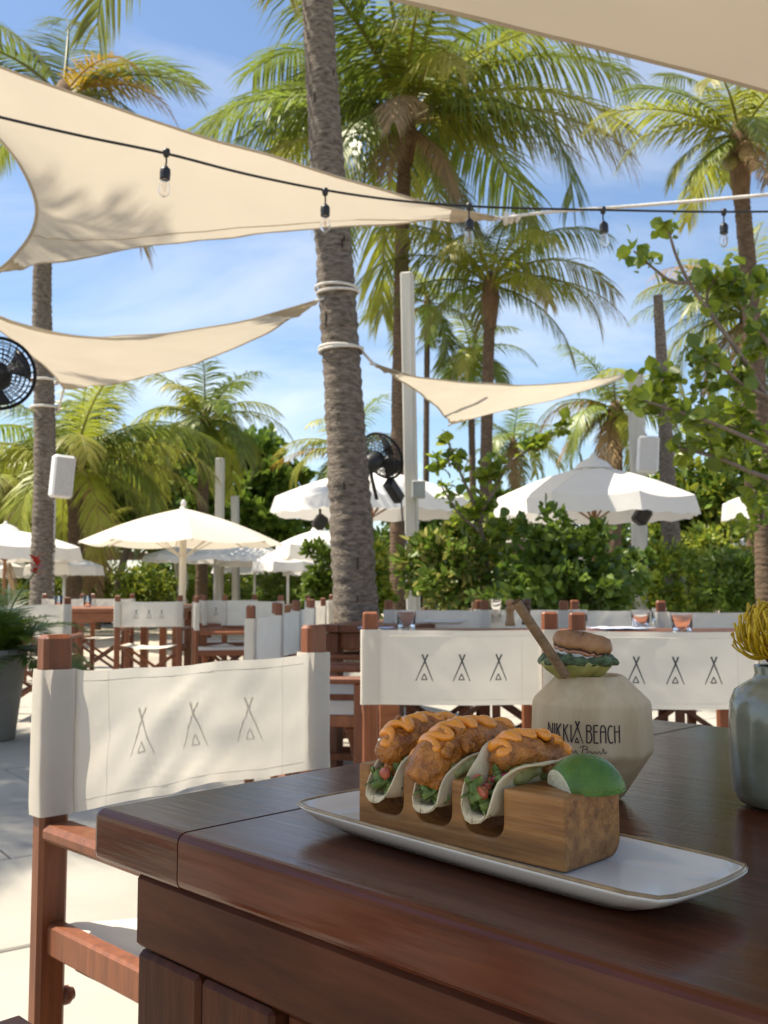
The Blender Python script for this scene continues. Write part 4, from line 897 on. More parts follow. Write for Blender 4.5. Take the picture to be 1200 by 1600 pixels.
# ------------------------------------------------------------------ shade sails
def sail(name_label, A, B, Cc, hol=(.13, .13, .13), sag=0.10, n=26, seams=(), group='cream triangular shade sails', mat=None, wk=1.0):
    """corners A, B, Cc; hol: hollow of the edges AB, BC, CA as a share of the height; seams: (edge point share on BC, from A)"""
    t = thing('shade_sail', name_label, 'shade sail', (0, 0, 0), 0, group)
    def S(a, b, c):
        p = A * a + B * b + Cc * c
        p = p + (Cc - (A + B) / 2) * (4 * a * b * hol[0] * (1 - c) ** 2) + (A - (B + Cc) / 2) * (4 * b * c * hol[1] * (1 - a) ** 2) + (B - (A + Cc) / 2) * (4 * a * c * hol[2] * (1 - b) ** 2)
        wr_ = .010 * noise.noise(Vector((a * 9, b * 9, c * 3))) + .03 * noise.noise(Vector((a * 3 + 5, b * 3, c * 3)))
        fan = .030 * math.sin(18 * math.atan2(b, c + .05)) * max(0, a - .5) + .030 * math.sin(18 * math.atan2(a, c + .05)) * max(0, b - .5) + .030 * math.sin(18 * math.atan2(a, b + .05)) * max(0, c - .5)
        return p + Vector((0, 0, -sag * 27 * a * b * c + (wr_ + fan) * wk))
    V = []; id_ = {}
    for i in range(n + 1):
        for j in range(n + 1 - i): id_[i, j] = len(V); V.append(S(1 - (i + j) / n, i / n, j / n))
    fs = []
    for i in range(n):
        for j in range(n - i):
            fs.append((id_[i, j], id_[i + 1, j], id_[i, j + 1]))
            if i + j < n - 1: fs.append((id_[i + 1, j], id_[i + 1, j + 1], id_[i, j + 1]))
    b = MB(); b.add(V, fs, 0, True); b.build('cloth', mat or M_sail, t)
    for e in range(3):
        pts = [S(*((1 - k / 40, k / 40, 0), (0, 1 - k / 40, k / 40), (k / 40, 0, 1 - k / 40))[e]) for k in range(41)]
        b = MB(); b.tube(pts, .010, 6, flat=.45); b.build('hem', mat or M_sail, t)
    for (x, lo, hi) in seams:
        pts = []
        for k in range(31): q = lo + (hi - lo) * k / 30; pts.append(S(1 - q, q * (1 - x), q * x) + Vector((0, 0, -.002)))
        b = MB(); b.tube(pts, .0055, 5, flat=.4); b.build('seam', M_seam, t)
    for e in range(3):                        # doubled cloth at the corners
        V = []; n_ = 6
        for i in range(n_ + 1):
            for j in range(n_ + 1):
                q = .085 * i / n_; w = j / n_; bc = [0, 0, 0]; bc[e] = 1 - q; bc[(e + 1) % 3] = q * w; bc[(e + 2) % 3] = q * (1 - w); V.append(S(*bc) + Vector((0, 0, -.004)))
        b = MB(); b.add(V, [(i * 7 + j, i * 7 + j + 1, (i + 1) * 7 + j + 1, (i + 1) * 7 + j) for i in range(6) for j in range(6)], 0, True); b.build('corner_patch', mat or M_sail, t)
    for P in (A, B, Cc):
        b = MB(); m = (A + B + Cc) / 3; d_ = (P - m).normalized(); b.tube([P - d_ * .04, P + d_ * .05], .011, 8); b.build('corner_ring', M_alu, t)
    return t, S
LA, LB, LC = at(782, 341, 5.5), at(-10, 425, 6.3), at(-330, -15, 3.9)
sail('large cream sail with a long seam filling the upper left, behind the string lights', LA, LB, LC, (.05, .18, .045), .10, seams=((.21, 0.06, .99),))
SA, SB, SC_ = at(500, 468, 6.45), at(100, 607, 11.4), at(-110, 448, 7.6)
sail('second cream sail below the large one, tied to the left palm and the thick trunk', SA, SB, SC_, (-.16, .05, .34), .03)
RA, RB, RC = at(584, 569, 6.5), at(706, 662, 10.2), at(1006, 583, 12.7)
sail('small cream sail stretched from the thick trunk to the right post', RA, RB, RC, (.02, -.04, .26), .02)
TA_, TB_, TC_ = Vector((-1.02, 2.32, 2.59)), at(1600, 262, 3.5), Vector((-3.2, -3.0, 2.72))
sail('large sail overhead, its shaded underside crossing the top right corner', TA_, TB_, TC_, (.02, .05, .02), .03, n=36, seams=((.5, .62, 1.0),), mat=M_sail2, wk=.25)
# ropes
def rope(label, pts, r=.008, grp='white ropes holding the sails'):
    b = MB(); b.tube(smoothpath(pts, 8), r, 7); o = b.build('rope', M_rope); return tag(o, label, 'rope', grp)
rope('taut white rope running from the large sail to the right edge', [LA, at(860, 331, 5.3), at(1000, 321, 5.05), at(1225, 302, 4.7)], .009)
b = MB()
for k in range(3): b.lathe([(.035 - .006 * k, -.012), (.042 - .006 * k, 0), (.035 - .006 * k, .012)], 12, c=LA + Vector((.03 + .035 * k, 0, .0)), R=Matrix.Rotation(PI / 2 + .3 * k, 3, 'Y'))
tag(b.build('rope_knot', M_rope), 'white rope knot at the tip of the large sail', 'knot')
def trunk_ring(pts, rad, base, py, turns, label, lead=None, tilt=.012, rs=1.05, rr_=.010):
    z = at(0, py, base.y).z; k = min(range(len(pts)), key=lambda i: abs(pts[i].z + base.z - z)); c = pts[k] + base; r = rad[k] * rs + .012; P = []
    if lead: P += [lead]
    a0 = math.atan2(lead.y - c.y, lead.x - c.x) if lead else 0
    for i in range(int(26 * turns) + 1):
        a = a0 + 2 * PI * i / 26; P.append(c + Vector((math.cos(a) * r, math.sin(a) * r, tilt * i / 26 + .018 * math.sin(a * .5))))
    b = MB(); b.tube(P, rr_, 7); return tag(b.build('rope', M_rope), label, 'rope', 'white ropes holding the sails')
trunk_ring(pts1, rad1, base1, 456, 1.6, 'upper rope looped round the thick trunk', SA)
trunk_ring(pts1, rad1, base1, 551, 2.4, 'lower rope looped round the thick trunk', RA)
pl_ = [o for o in bpy.data.objects if o.get('label', '').startswith('left palm with a golden')][0]
trm = [c for c in pl_.children if c.name.startswith('trunk')][0]
def ring_at(px, py, d, r, label, lead=None):
    c = at(px, py, d); P = ([lead] if lead else []) + [c + Vector((math.cos(a) * r, math.sin(a) * r, .01 * a / PI)) for a in [k * PI / 12 for k in range(38)]]
    b = MB(); b.tube(P, .016, 7); return tag(b.build('rope', M_rope), label, 'rope', 'white ropes holding the sails')
ring_at(70, 639, 12, .165, 'rope collar round the left palm below the sail corner', SB)
ring_at(69, 597, 12, .165, 'higher rope collar round the left palm behind the fan')
rope('thin guy rope from the small sail to the right post', [RC, at(996, 588, 12.95)], .01)

# ------------------------------------------------------------------ string lights
cab = [(-90, 160, 3.2), (0, 183, 3.3), (130, 213, 3.42), (260, 240, 3.55), (385, 272, 3.75), (508, 297, 3.95), (620, 313, 4.05), (733, 322, 4.1), (840, 326, 4.2), (942, 328, 4.25), (1040, 330, 4.4), (1130, 331, 4.55), (1260, 330, 4.7)]
cpts = [at(*c) for c in cab]
b = MB(); b.tube(smoothpath(cpts, 6), .0052, 7); tag(b.build('light_cable', M_black), 'black festoon cable sagging across the upper part', 'cable')
def bulb(px, py, d, label, s=1.0, k=0):
    p = at(px, py, d); t = thing('festoon_bulb', label, 'bulb', p, k * .7, 'bulbs hanging on the festoon cable'); t.scale = (s, s, s); t.rotation_euler = (.03 * math.sin(k * 3), .04 * math.cos(k * 2), k)
    b = MB(); b.lathe([(0, .012), (.012, .012), (.014, .0), (.010, -.016), (.004, -.020), (0, -.020)], 14); b.build('cable_clip', M_black, t)
    b = MB(); b.tube([(0, 0, -.018), (.002, 0, -.035), (0, 0, -.056)], .0035, 7); b.build('lead', M_black, t)
    b = MB(); b.lathe([(0, -.053), (.009, -.053), (.011, -.058), (.017, -.062), (.0195, -.070), (.0195, -.086), (.0185, -.096), (.0195, -.101), (.017, -.104), (0, -.104)], 18); b.build('socket', M_black, t)
    b = MB(); b.lathe([(.012, -.103), (.014, -.108), (.0185, -.125), (.0205, -.140), (.0195, -.152), (.014, -.162), (.006, -.167), (0, -.168)], 18); g_ = b.build('glass', M_bulb, t)
    md = g_.modifiers.new('thickness', 'SOLIDIFY'); md.thickness = .0008
    b = MB(); b.tube([(-.004, 0, -.104), (-.006, 0, -.128), (-.002, 0, -.148), (.002, 0, -.128), (.004, 0, -.148), (.006, 0, -.126), (.004, 0, -.104)], .0006, 4); b.build('filament', M_fil, t)
for k, (px, py, d, lab) in enumerate(((260, 238, 3.55, 'leftmost festoon bulb, in front of the large sail'), (508, 299, 3.95, 'festoon bulb in front of the thick palm trunk'), (733, 322, 4.1, 'festoon bulb beside the tip of the large sail'),
                                      (942, 328, 4.25, 'festoon bulb against open sky, right of the sail tip'), (1131, 331, 4.55, 'rightmost festoon bulb by the slim palm trunk'))): bulb(px, py, d, lab, 1, k)

# ------------------------------------------------------------------ posts, speakers, fans
def post(px, ptop, pbot, w, d, label, rz=.3):
    a, bb_ = at(px[0], ptop, d), at(px[1], pbot, d); k = bb_ - a; base = a + k * ((a.z + .0) / -k.z)
    t = MB(); t.bar(Vector((0, 0, -.02)), a - Vector((base.x, base.y, 0)), w, w, up=(math.sin(rz), math.cos(rz), 0), b=.012)
    o = t.build('post', M_post); o.location = (base.x, base.y, 0); return tag(o, label, 'post', 'pale wooden posts')
post((636, 645), 427, 890, .115, 9.6, 'tall pale post with a black fan, right of the thick trunk')
post((993, 1002), 582, 945, .20, 13, 'pale post behind the big right parasol holding the small sail')
post((344, 342), 716, 935, .16, 22, 'taller of two far pale posts behind the big left parasol')
post((367, 369), 775, 935, .15, 23, 'shorter of two far pale posts behind the big left parasol')
b = MB(); b.bar(at(84, 780, 12.0), Vector((at(84, 780, 12).x, 12.0, 0)), .05, .05, b=.01); tag(b.build('post', M_post), 'thin white conduit beside the left palm trunk', 'post')
def speaker(px, py, d, w, h, dp, rz, label, tilt=0.0):
    t = thing('speaker', label, 'speaker', at(px, py, d), rz, 'white outdoor speakers'); t.rotation_euler = (tilt, .06, rz)
    wm = pmat('white_speaker_plastic', (0.70, 0.70, 0.69), .5, .04, 8)
    b = MB(); b.box((0, 0, 0), (w, dp, h), b=.025); b.build('cabinet', wm, t)
    b = MB(); b.box((0, -dp / 2 - .004, 0), (w * .86, .012, h * .9), b=.004); b.build('grille', pmat('pale_grille', (0.52, 0.52, 0.51), .7, .1, 60, bump=.6, bscale=200), t)
    b = MB(); b.box((0, dp / 2 + .04, 0), (.06, .08, .14), b=.01); b.build('bracket', wm, t)
    return t
speaker(97, 745, 11.6, .24, .50, .20, .55, 'white speaker box hung on the left palm trunk', .06)
speaker(1012, 711, 12.7, .26, .47, .22, -.15, 'white speaker box on the post behind the right parasol')
speaker(1060, 706, 14.2, .14, .30, .12, -.3, 'narrow white speaker right of the bare trunk, behind leaves')
def fan(px, py, d, R, rot, label, stem):
    t = thing('wall_fan', label, 'fan', at(px, py, d), 0, 'black outdoor fans'); t.rotation_euler = rot
    for side in (-1, 1):
        b = MB()
        for k in range(1, 9):
            r = R * k / 8; z = side * .09 * (1 - (k / 8) ** 3) ; b.tube([(r * math.cos(a), z, r * math.sin(a)) for a in [i * PI / 18 for i in range(37)]], .0035 if k < 8 else .012, 5, caps=False)
        for k in range(28):
            a = k * 2 * PI / 28; b.tube([(R * s * math.cos(a + .35 * s), side * .09 * (1 - s ** 3), R * s * math.sin(a + .35 * s)) for s in (.12, .4, .7, .9, 1)], .0028, 4)
        b.lathe([(0, 0), (R * .22, 0), (R * .22, .01), (0, .012)], 20, c=(0, side * .09, 0), R=Matrix.Rotation(PI / 2, 3, 'X')); b.build('cage', M_black, t)
    for k in range(3):
        b = MB(); a0 = k * 2 * PI / 3 + .4
        def bl(u, v, a0=a0): r = R * (.15 + .75 * u); a = a0 + (v - .5) * (.7 + .5 * u); return Vector((r * math.cos(a), (v - .5) * .09, r * math.sin(a)))
        b.grid(bl, 8, 6); bo = b.build('blade', M_black, t); md = bo.modifiers.new('t', 'SOLIDIFY'); md.thickness = .004
    b = MB(); b.lathe([(0, 0), (.07, 0), (.085, .03), (.085, .16), (.06, .2), (0, .21)], 18, R=Matrix.Rotation(-PI / 2, 3, 'X'), c=(0, .05, 0)); b.build('motor', M_black, t)
    b = MB(); b.tube(stem, .018, 8); b.build('arm', M_black, t); return t
fan(-4, 583, 6.2, .225, (0.05, 0, .35), 'black caged fan cut by the left edge, below the second sail', [(0, .2, 0), (-.05, .26, -.05), (-.35, .28, -.12)])
pf = MB(); q = at(-4, 583, 6.2); pf.bar(Vector((q.x - .42, 6.45, 0)), Vector((q.x - .42, 6.45, 3.4)), .1, .1, b=.01); tag(pf.build('post', M_post), 'pale post just outside the left edge carrying the caged fan', 'post')
fan(598, 712, 9.2, .23, (-.55, .3, 2.2), 'black fan mounted on the tall pale post', [(0, .2, 0), (.02, .26, -.12), (.08, .30, -.30)])
b = MB(); b.bar(at(606, 752, 9.3), at(625, 782, 9.45), .10, .12, b=.02); tag(b.build('fan_bracket', M_black), 'black clamp below the post fan', 'bracket')
b = MB(); b.box((0, 0, 0), (.13, .09, .17), b=.01); o = b.build('junction_box', pmat('grey_box', (.36, .38, .38), .5, .1, 8)); o.location = at(654, 765, 9.5); tag(o, 'grey junction box on the right side of the tall pale post', 'junction box')
b = MB(); b.tube(smoothpath([at(626, 770, 9.45), at(630, 820, 9.5), at(640, 880, 9.5)], 6), .008, 6); tag(b.build('power_cable', M_black), 'dark cable running down the tall pale post', 'cable')

# ------------------------------------------------------------------ umbrellas
def umbrella(px, apex, rim, half, d, label, n=8, val=.2, cloth=None, pole=None, ribs=True, rot=.39, polew=.028, finial=True, lamp=None, dip=.0):
    cloth = cloth or M_white; pole = pole or M_alu
    c = at(px, rim, d); zr = c.z; za = at(px, apex, d).z; R = half * d / F
    t = thing('patio_umbrella', label, 'umbrella', (c.x, d, 0), rot, 'white parasols around the terrace'); za -= .05
    def edge(k): a = 2 * PI * k / n; return Vector((R * math.cos(a), R * math.sin(a), zr))
    for k in range(n):
        b = MB(); e0, e1 = edge(k), edge(k + 1); top = Vector((0, 0, za))
        def fn(u, v):
            p = top.lerp(e0.lerp(e1, u), v); p = p + Vector((0, 0, -.035 * R * 4 * u * (1 - u) * v + .035 * R * math.sin(PI * v)))
            if v > .98: p -= Vector((p.x, p.y, 0)) * (.03 * 4 * u * (1 - u))
            return p
        b.grid(fn, 8, 8)
        if val:
            def vf_(u, v):
                p = e0.lerp(e1, u); p = p - Vector((p.x, p.y, 0)) * (.03 * 4 * u * (1 - u)) + Vector((0, 0, -.035 * R * 4 * u * (1 - u)))
                fl = 1 + .05 * v; return Vector((p.x * fl, p.y * fl, p.z - val * v * (1 - .18 * math.sin(PI * u)) + .012 * math.sin(u * 17 + k) * v))
            b.grid(vf_, 10, 3)
        b.build('panel', cloth, t)
    if ribs:
        for k in range(n):
            e = edge(k); b = MB(); b.bar(Vector((0, 0, za - .06)), e - Vector((0, 0, .03)), .018, .022, b=.003); hub = Vector((0, 0, zr - .25)); m = Vector((0, 0, za)).lerp(e, .5) - Vector((0, 0, .06)); b.bar(hub, m, .014, .016, b=.002); b.build('rib', pole, t)
    b = MB(); b.tube([(0, 0, 0), (0, 0, za + .02)], polew, 12); b.build('pole', pole, t)
    b = MB(); b.lathe([(0, 0), (.32, 0), (.32, .05), (.06, .07), (.045, .30), (0, .30)], 20); b.build('base', pmat('grey_base', (.3, .3, .29), .6, .1, 5), t)
    if val and finial:
        b = MB(); b.lathe([(R * .20, za - .045), (R * .14, za + .03), (R * .06, za + .075), (0, za + .085)], n * 2); b.build('vent_cap', cloth, t)
    if finial:
        b = MB(); b.lathe([(0, za + .02), (.03, za + .02), (.045, za + .06), (.045, za + .09), (.02, za + .13), (0, za + .14)], 14); b.build('finial', M_white, t)
    if lamp:
        q = Matrix.Rotation(-rot, 3, 'Z') @ (at(*lamp) - Vector((c.x, d, 0))); b = MB(); b.box(q, (.16, .16, .20), Matrix.Rotation(.6, 3, 'Y'), b=.03); b.bar(q, q + Vector((0, 0, .18)), .03, .03); b.build('spotlight', M_black, t)
    return t
umbrella(580, 727, 781, 156, 13.5, 'big scalloped parasol behind the thick trunk and the fan post', val=.20, pole=M_pole, lamp=(500, 816, 13.2))
umbrella(928, 720, 781, 158, 11.0, 'big scalloped parasol on the right, rising over the dark hedge', val=.20, pole=M_pole, lamp=(1003, 806, 11.0), rot=.2)
umbrella(286, 789, 848, 157, 16, 'wide cream parasol without valance over the left tables', n=8, val=0, cloth=M_ecru, pole=pmat('cream_pole', (.62, .57, .48), .5, .08, 6), rot=.28, polew=.055)
umbrella(336, 842, 868, 108, 21, 'flat white parasol right behind the wide cream one', val=.12, rot=.1)
umbrella(398, 846, 872, 62, 22, 'white parasol among the far cluster, under the two pale posts', val=.2, rot=.3)
umbrella(450, 850, 878, 58, 20, 'tilted white parasol in the far cluster left of the thick trunk', val=.2, rot=.5)
umbrella(498, 822, 852, 66, 17, 'white parasol touching the left side of the thick trunk', val=.25, rot=.15)
umbrella(415, 864, 886, 80, 25, 'lowest far parasol of the cluster beyond the terrace', val=.15, rot=.2)
umbrella(484, 862, 884, 42, 22, 'small far parasol showing its underside by the thick trunk', val=.22, rot=.6)
umbrella(8, 822, 854, 112, 17, 'white fringed parasol at the left edge behind the palm', val=.24, pole=M_pole, rot=.2)
umbrella(101, 864, 884, 58, 18.5, 'white parasol between the palm trunk and the wide cream one', val=.18, rot=.4)
umbrella(16, 868, 888, 40, 20, 'small white parasol low at the left edge', val=.2, rot=.3)
umbrella(1192, 764, 785, 62, 18, 'pale parasol cut by the right edge behind branches', val=.34, rot=.2)
umbrella(1118, 832, 858, 38, 24, 'small white parasol far right beyond the bare trunk', val=.14, rot=.2)
umbrella(1188, 826, 856, 52, 21, 'white parasol low at the right edge', val=.18, rot=.5)

# ------------------------------------------------------------------ foliage
def oval(nseg=8, fold=.18, cup=.12, wid=.78):
    b = MB(); V = [(0, 0, 0)]; m = 6; L = []; R = []
    for i in range(1, m): t = i / m; w = .5 * wid * math.sin(PI * t ** .85) ** .75; z = -cup * (t - .4) ** 2 * 2; L.append((t, w, z + fold * w)); R.append((t, -w, z + fold * w)); V.append((t, 0, z))
    V.append((1, 0, -cup * .72)); n0 = len(V); V += L + R; k = m - 1
    fs = []
    for i in range(m):
        for off, flip in ((n0, 0), (n0 + k, 1)):
            a, c = i, i + 1; e0 = off + i - 1 if i > 0 else None; e1 = off + i if i < m - 1 else None
            f = [a, c] + ([e1] if e1 is not None else []) + ([e0] if e0 is not None else [])
            fs.append(f[::-1] if flip else f)
    b.add(V, fs, 0, True); return b
LEAF = {}
def leaf_me(mat, kind='oval'):
    key = (mat.name, kind)
    if key not in LEAF:
        LEAF[key] = [oval(fold=.1 + .12 * k, cup=.1 + .2 * k, wid=(.86, .95, .78)[k] if kind == 'round' else (.5, .56, .44)[k]).mesh('leaf', mat) for k in range(3)]
    return LEAF[key]
def leaf_cloud_mesh(name, P, D, size, mats, rng, wid=.55, midx=None):
    """P points, D outward directions (n x 3): many small folded leaves in one mesh"""
    n = len(P); d = D + rng.normal(0, .55, (n, 3)) + np.array([0, 0, -.15]); d /= np.linalg.norm(d, axis=1)[:, None]
    r = rng.normal(0, 1, (n, 3)) + np.array([0, 0, .0]); s = np.cross(d, r); s /= np.linalg.norm(s, axis=1)[:, None] + 1e-9; nn = np.cross(s, d)
    L = size * rng.uniform(.45, 1.4, n)[:, None]; w = L * wid * .5
    tmpl = [(0, 0, 0), (.35, 1, .25), (.75, .75, .15), (1, 0, -.1), (.75, -.75, .15), (.35, -1, .25)]
    V = np.stack([P + d * (L * a) + s * (w * b) + nn * (w * c) for a, b, c in tmpl], 1).reshape(-1, 3)
    base = np.arange(n)[:, None] * 6; quads = np.concatenate([base + np.array([[0, 1, 2, 3]]), base + np.array([[0, 3, 4, 5]])], 1).reshape(-1, 4)
    me = bpy.data.meshes.new(name); me.vertices.add(len(V)); me.vertices.foreach_set('co', V.astype(np.float32).ravel())
    me.loops.add(quads.size); me.loops.foreach_set('vertex_index', quads.astype(np.int32).ravel()); me.polygons.add(len(quads))
    me.polygons.foreach_set('loop_start', np.arange(len(quads), dtype=np.int32) * 4); me.polygons.foreach_set('loop_total', np.full(len(quads), 4, dtype=np.int32))
    for m in mats: me.materials.append(m)
    mi = midx if midx is not None else rng.integers(0, len(mats), n)
    me.polygons.foreach_set('material_index', np.repeat(mi, 2).astype(np.int32)); me.update(); me.validate(); return me
def clumped(center, rad, n, rng, clumps=40, cr=.28, shell=.55):
    """points gathered in clumps through an ellipsoid's volume"""
    u = rng.normal(0, 1, (clumps, 3)); u /= np.linalg.norm(u, axis=1)[:, None]; rr_ = rng.uniform(shell ** 3, 1, clumps) ** (1 / 3)
    cc = u * rr_[:, None] * (1 + .18 * rng.normal(0, 1, clumps))[:, None]; k = rng.integers(0, clumps, n); sz = rng.uniform(.55, 1.25, clumps)
    q = rng.normal(0, 1, (n, 3)); q /= np.linalg.norm(q, axis=1)[:, None]; q *= (rng.uniform(0, 1, n) ** .45)[:, None]
    loc = cc[k] + q * (cr * sz[k])[:, None]; P = np.array(center) + loc * np.array(rad); D = q * .9 + cc[k] * .5 + np.array([0, 0, .25]); return P, D
def bush(name, label, cat, parts, size, mats, seed, n, stems=4, group=None, leafobj=0, wid=.55, cr=.28, clumps=40, kind='oval', trunk_r=.03, midx=None, cone=False):
    """parts: ellipsoids (px, py, d, rx px, ry px)"""
    rng = np.random.default_rng(seed); rnd = random.Random(seed)
    c0 = at(parts[0][0], parts[0][1], parts[0][2]); base = Vector((c0.x, c0.y, 0)); t = thing(name, label, cat, base, 0, group)
    Ps, Ds = [], []; tot = sum(p[3] * p[4] for p in parts); cents = []
    for (px, py, d, rx, ry) in parts:
        c = at(px, py, d) - base; R = (rx * d / F, rx * d / F * .8, ry * d / F); cents.append((c, R))
        P, D = clumped(c, R, int(n * rx * ry / tot), rng, max(8, int(clumps * rx * ry / tot)), cr); ok = P[:, 2] > .03; Ps.append(P[ok]); Ds.append(D[ok])
    P, D = np.concatenate(Ps), np.concatenate(Ds)
    if leafobj:
        camv = np.array([0 - base.x, 0 - base.y, CZ]); near = np.argsort(np.linalg.norm(P - camv, axis=1) + rng.uniform(0, .9, len(P)))[:leafobj]; keep = np.ones(len(P), bool); keep[near] = False
        lm_ = [m for mm in mats for m in leaf_me(mm, kind)]
        for i in near:
            d = Vector(D[i]) + Vector(rng.normal(0, .5, 3)); d.normalize(); up = Vector((0, 0, 1)) + Vector(rng.normal(0, .5, 3)); y = up.cross(d); y.normalize(); z = d.cross(y); s = size * rnd.uniform(.7, 1.25)
            M = Matrix((d * s, y * s, z * s)).transposed().to_4x4(); M.translation = Vector(P[i]); inst('leaf', rnd.choice(lm_), t, M)
        P, D = P[keep], D[keep]
    me = leaf_cloud_mesh('crown', P, D, size, mats, rng, wid); o = inst('crown', me, t); 
    if leafobj: o['kind'] = 'stuff'
    for k in range(stems):
        c, R = cents[k % len(cents)]; b = MB(); a = rnd.uniform(0, 6); q = c + Vector((R[0] * .5 * math.cos(a), R[1] * .5 * math.sin(a), R[2] * rnd.uniform(-.1, .5)))
        b0 = Vector((c.x * .3 + .12 * math.cos(a), c.y * .3 + .12 * math.sin(a), -.02)); pm = b0.lerp(q, .5) + Vector((rnd.uniform(-.1, .1), rnd.uniform(-.1, .1), 0))
        b.tube(smoothpath([b0, pm, q], 5), [trunk_r * (1 - .07 * i) for i in range(11)], 7); b.build('trunk' if cat == 'tree' else 'stem', M_twig, t)
    return t
# broad trees beyond the terrace
bush('broad_tree', 'round-crowned broadleaf tree rising behind the bushy palm and the parasols', 'tree', [(362, 762, 31, 118, 88), (300, 735, 32, 70, 62), (430, 770, 30, 52, 70), (350, 830, 30, 130, 50)], .30, [M_leaf_m, M_leaf_d, M_leaf_m], 1, 15000, 5, clumps=110, cr=.24, trunk_r=.22, wid=.7)
bush('broad_tree', 'yellow-green tree mass behind the left palms', 'tree', [(150, 770, 27, 120, 95), (215, 800, 26, 90, 80), (40, 800, 27, 90, 80)], .26, [M_leaf_y, M_leaf_m, M_leaf_m], 2, 12000, 4, clumps=90, cr=.26, trunk_r=.15)
bush('broad_tree', 'dense green trees behind the bare trunk on the right', 'tree', [(1130, 790, 24, 100, 95), (1080, 850, 24, 70, 60), (1190, 840, 23, 70, 80)], .22, [M_leaf_m, M_leaf_d, M_leaf_y], 3, 13000, 4, clumps=110, cr=.24, trunk_r=.13)
bush('broad_tree', 'dark tree behind the fan post and big middle parasol', 'tree', [(640, 850, 24, 110, 55), (740, 840, 25, 70, 60)], .22, [M_leaf_d, M_leaf_m], 4, 9000, 4, clumps=70, cr=.26, trunk_r=.12)
bush('broad_tree', 'green tree line glimpsed behind the right parasol', 'tree', [(880, 850, 30, 130, 60), (1000, 860, 30, 80, 50)], .26, [M_leaf_m, M_leaf_d], 5, 8000, 4, clumps=60, cr=.28, trunk_r=.14)
# shrubs along the far side of the terrace
SH = [(235, 915, 24, 52, 34, M_leaf_y, 'yellow-green shrub below the wide cream parasol, left of its pole'), (330, 908, 26, 46, 40, M_leaf_y, 'yellow-green shrub just right of the cream parasol pole'), (455, 912, 23, 52, 34, M_leaf_m, 'spiky green shrub left of the thick trunk'),
      (505, 898, 15, 26, 46, M_leaf_m, 'slim green shrub touching the thick trunk'), (120, 912, 22, 60, 36, M_leaf_y, 'yellow-green shrub behind the left palm trunk'), (30, 905, 23, 46, 36, M_leaf_y, 'yellow-green shrub at the left edge under the fringed parasol'), (395, 914, 27, 44, 30, M_leaf_m, 'green shrub below the far parasol cluster'),
      (575, 905, 13, 30, 44, M_leaf_y, 'bright shrub in the gap right of the thick trunk'), (1100, 905, 16, 52, 46, M_leaf_y, 'soft green shrub right of the bare trunk'), (1165, 905, 12, 56, 46, M_leaf_m, 'fresh green shrub at the right edge behind the yellow flower'), (1030, 905, 13, 36, 46, M_leaf_y, 'green shrub between the hedge and the bare trunk'), (1130, 845, 18, 60, 30, M_leaf_y, 'sunlit yellow shrub below the far right parasols')]
for i, (px, py, d, rx, ry, m_, lab) in enumerate(SH):
    bush('shrub', lab, 'shrub', [(px, py, d, rx, ry), (px, (py + 960) / 2, d, rx, 30)], .13 if d > 14 else .10, [m_, M_leaf_m], 20 + i, 2600, 3, 'shrubs around the terrace', wid=.42, cr=.3, clumps=34, trunk_r=.02)
bush('hedge', 'dark leafy hedge under the big right parasol', 'hedge', [(852, 872, 8.2, 52, 76), (920, 886, 8.4, 72, 68), (985, 900, 8.6, 40, 50), (880, 935, 8.2, 115, 50)], .085, [M_leaf_d, M_leaf_m, M_leaf_m], 41, 4300, 7, leafobj=220, wid=.62, cr=.24, clumps=120, kind='round', trunk_r=.02)
bush('variegated_shrub', 'yellow-blotched shrub at the foot of the tall pale post', 'shrub', [(700, 890, 8.6, 62, 62), (735, 850, 9.0, 42, 44)], .085, [M_leaf_m, M_leaf_v, M_leaf_m], 42, 4200, 4, leafobj=120, wid=.5, cr=.24, clumps=70, trunk_r=.018)
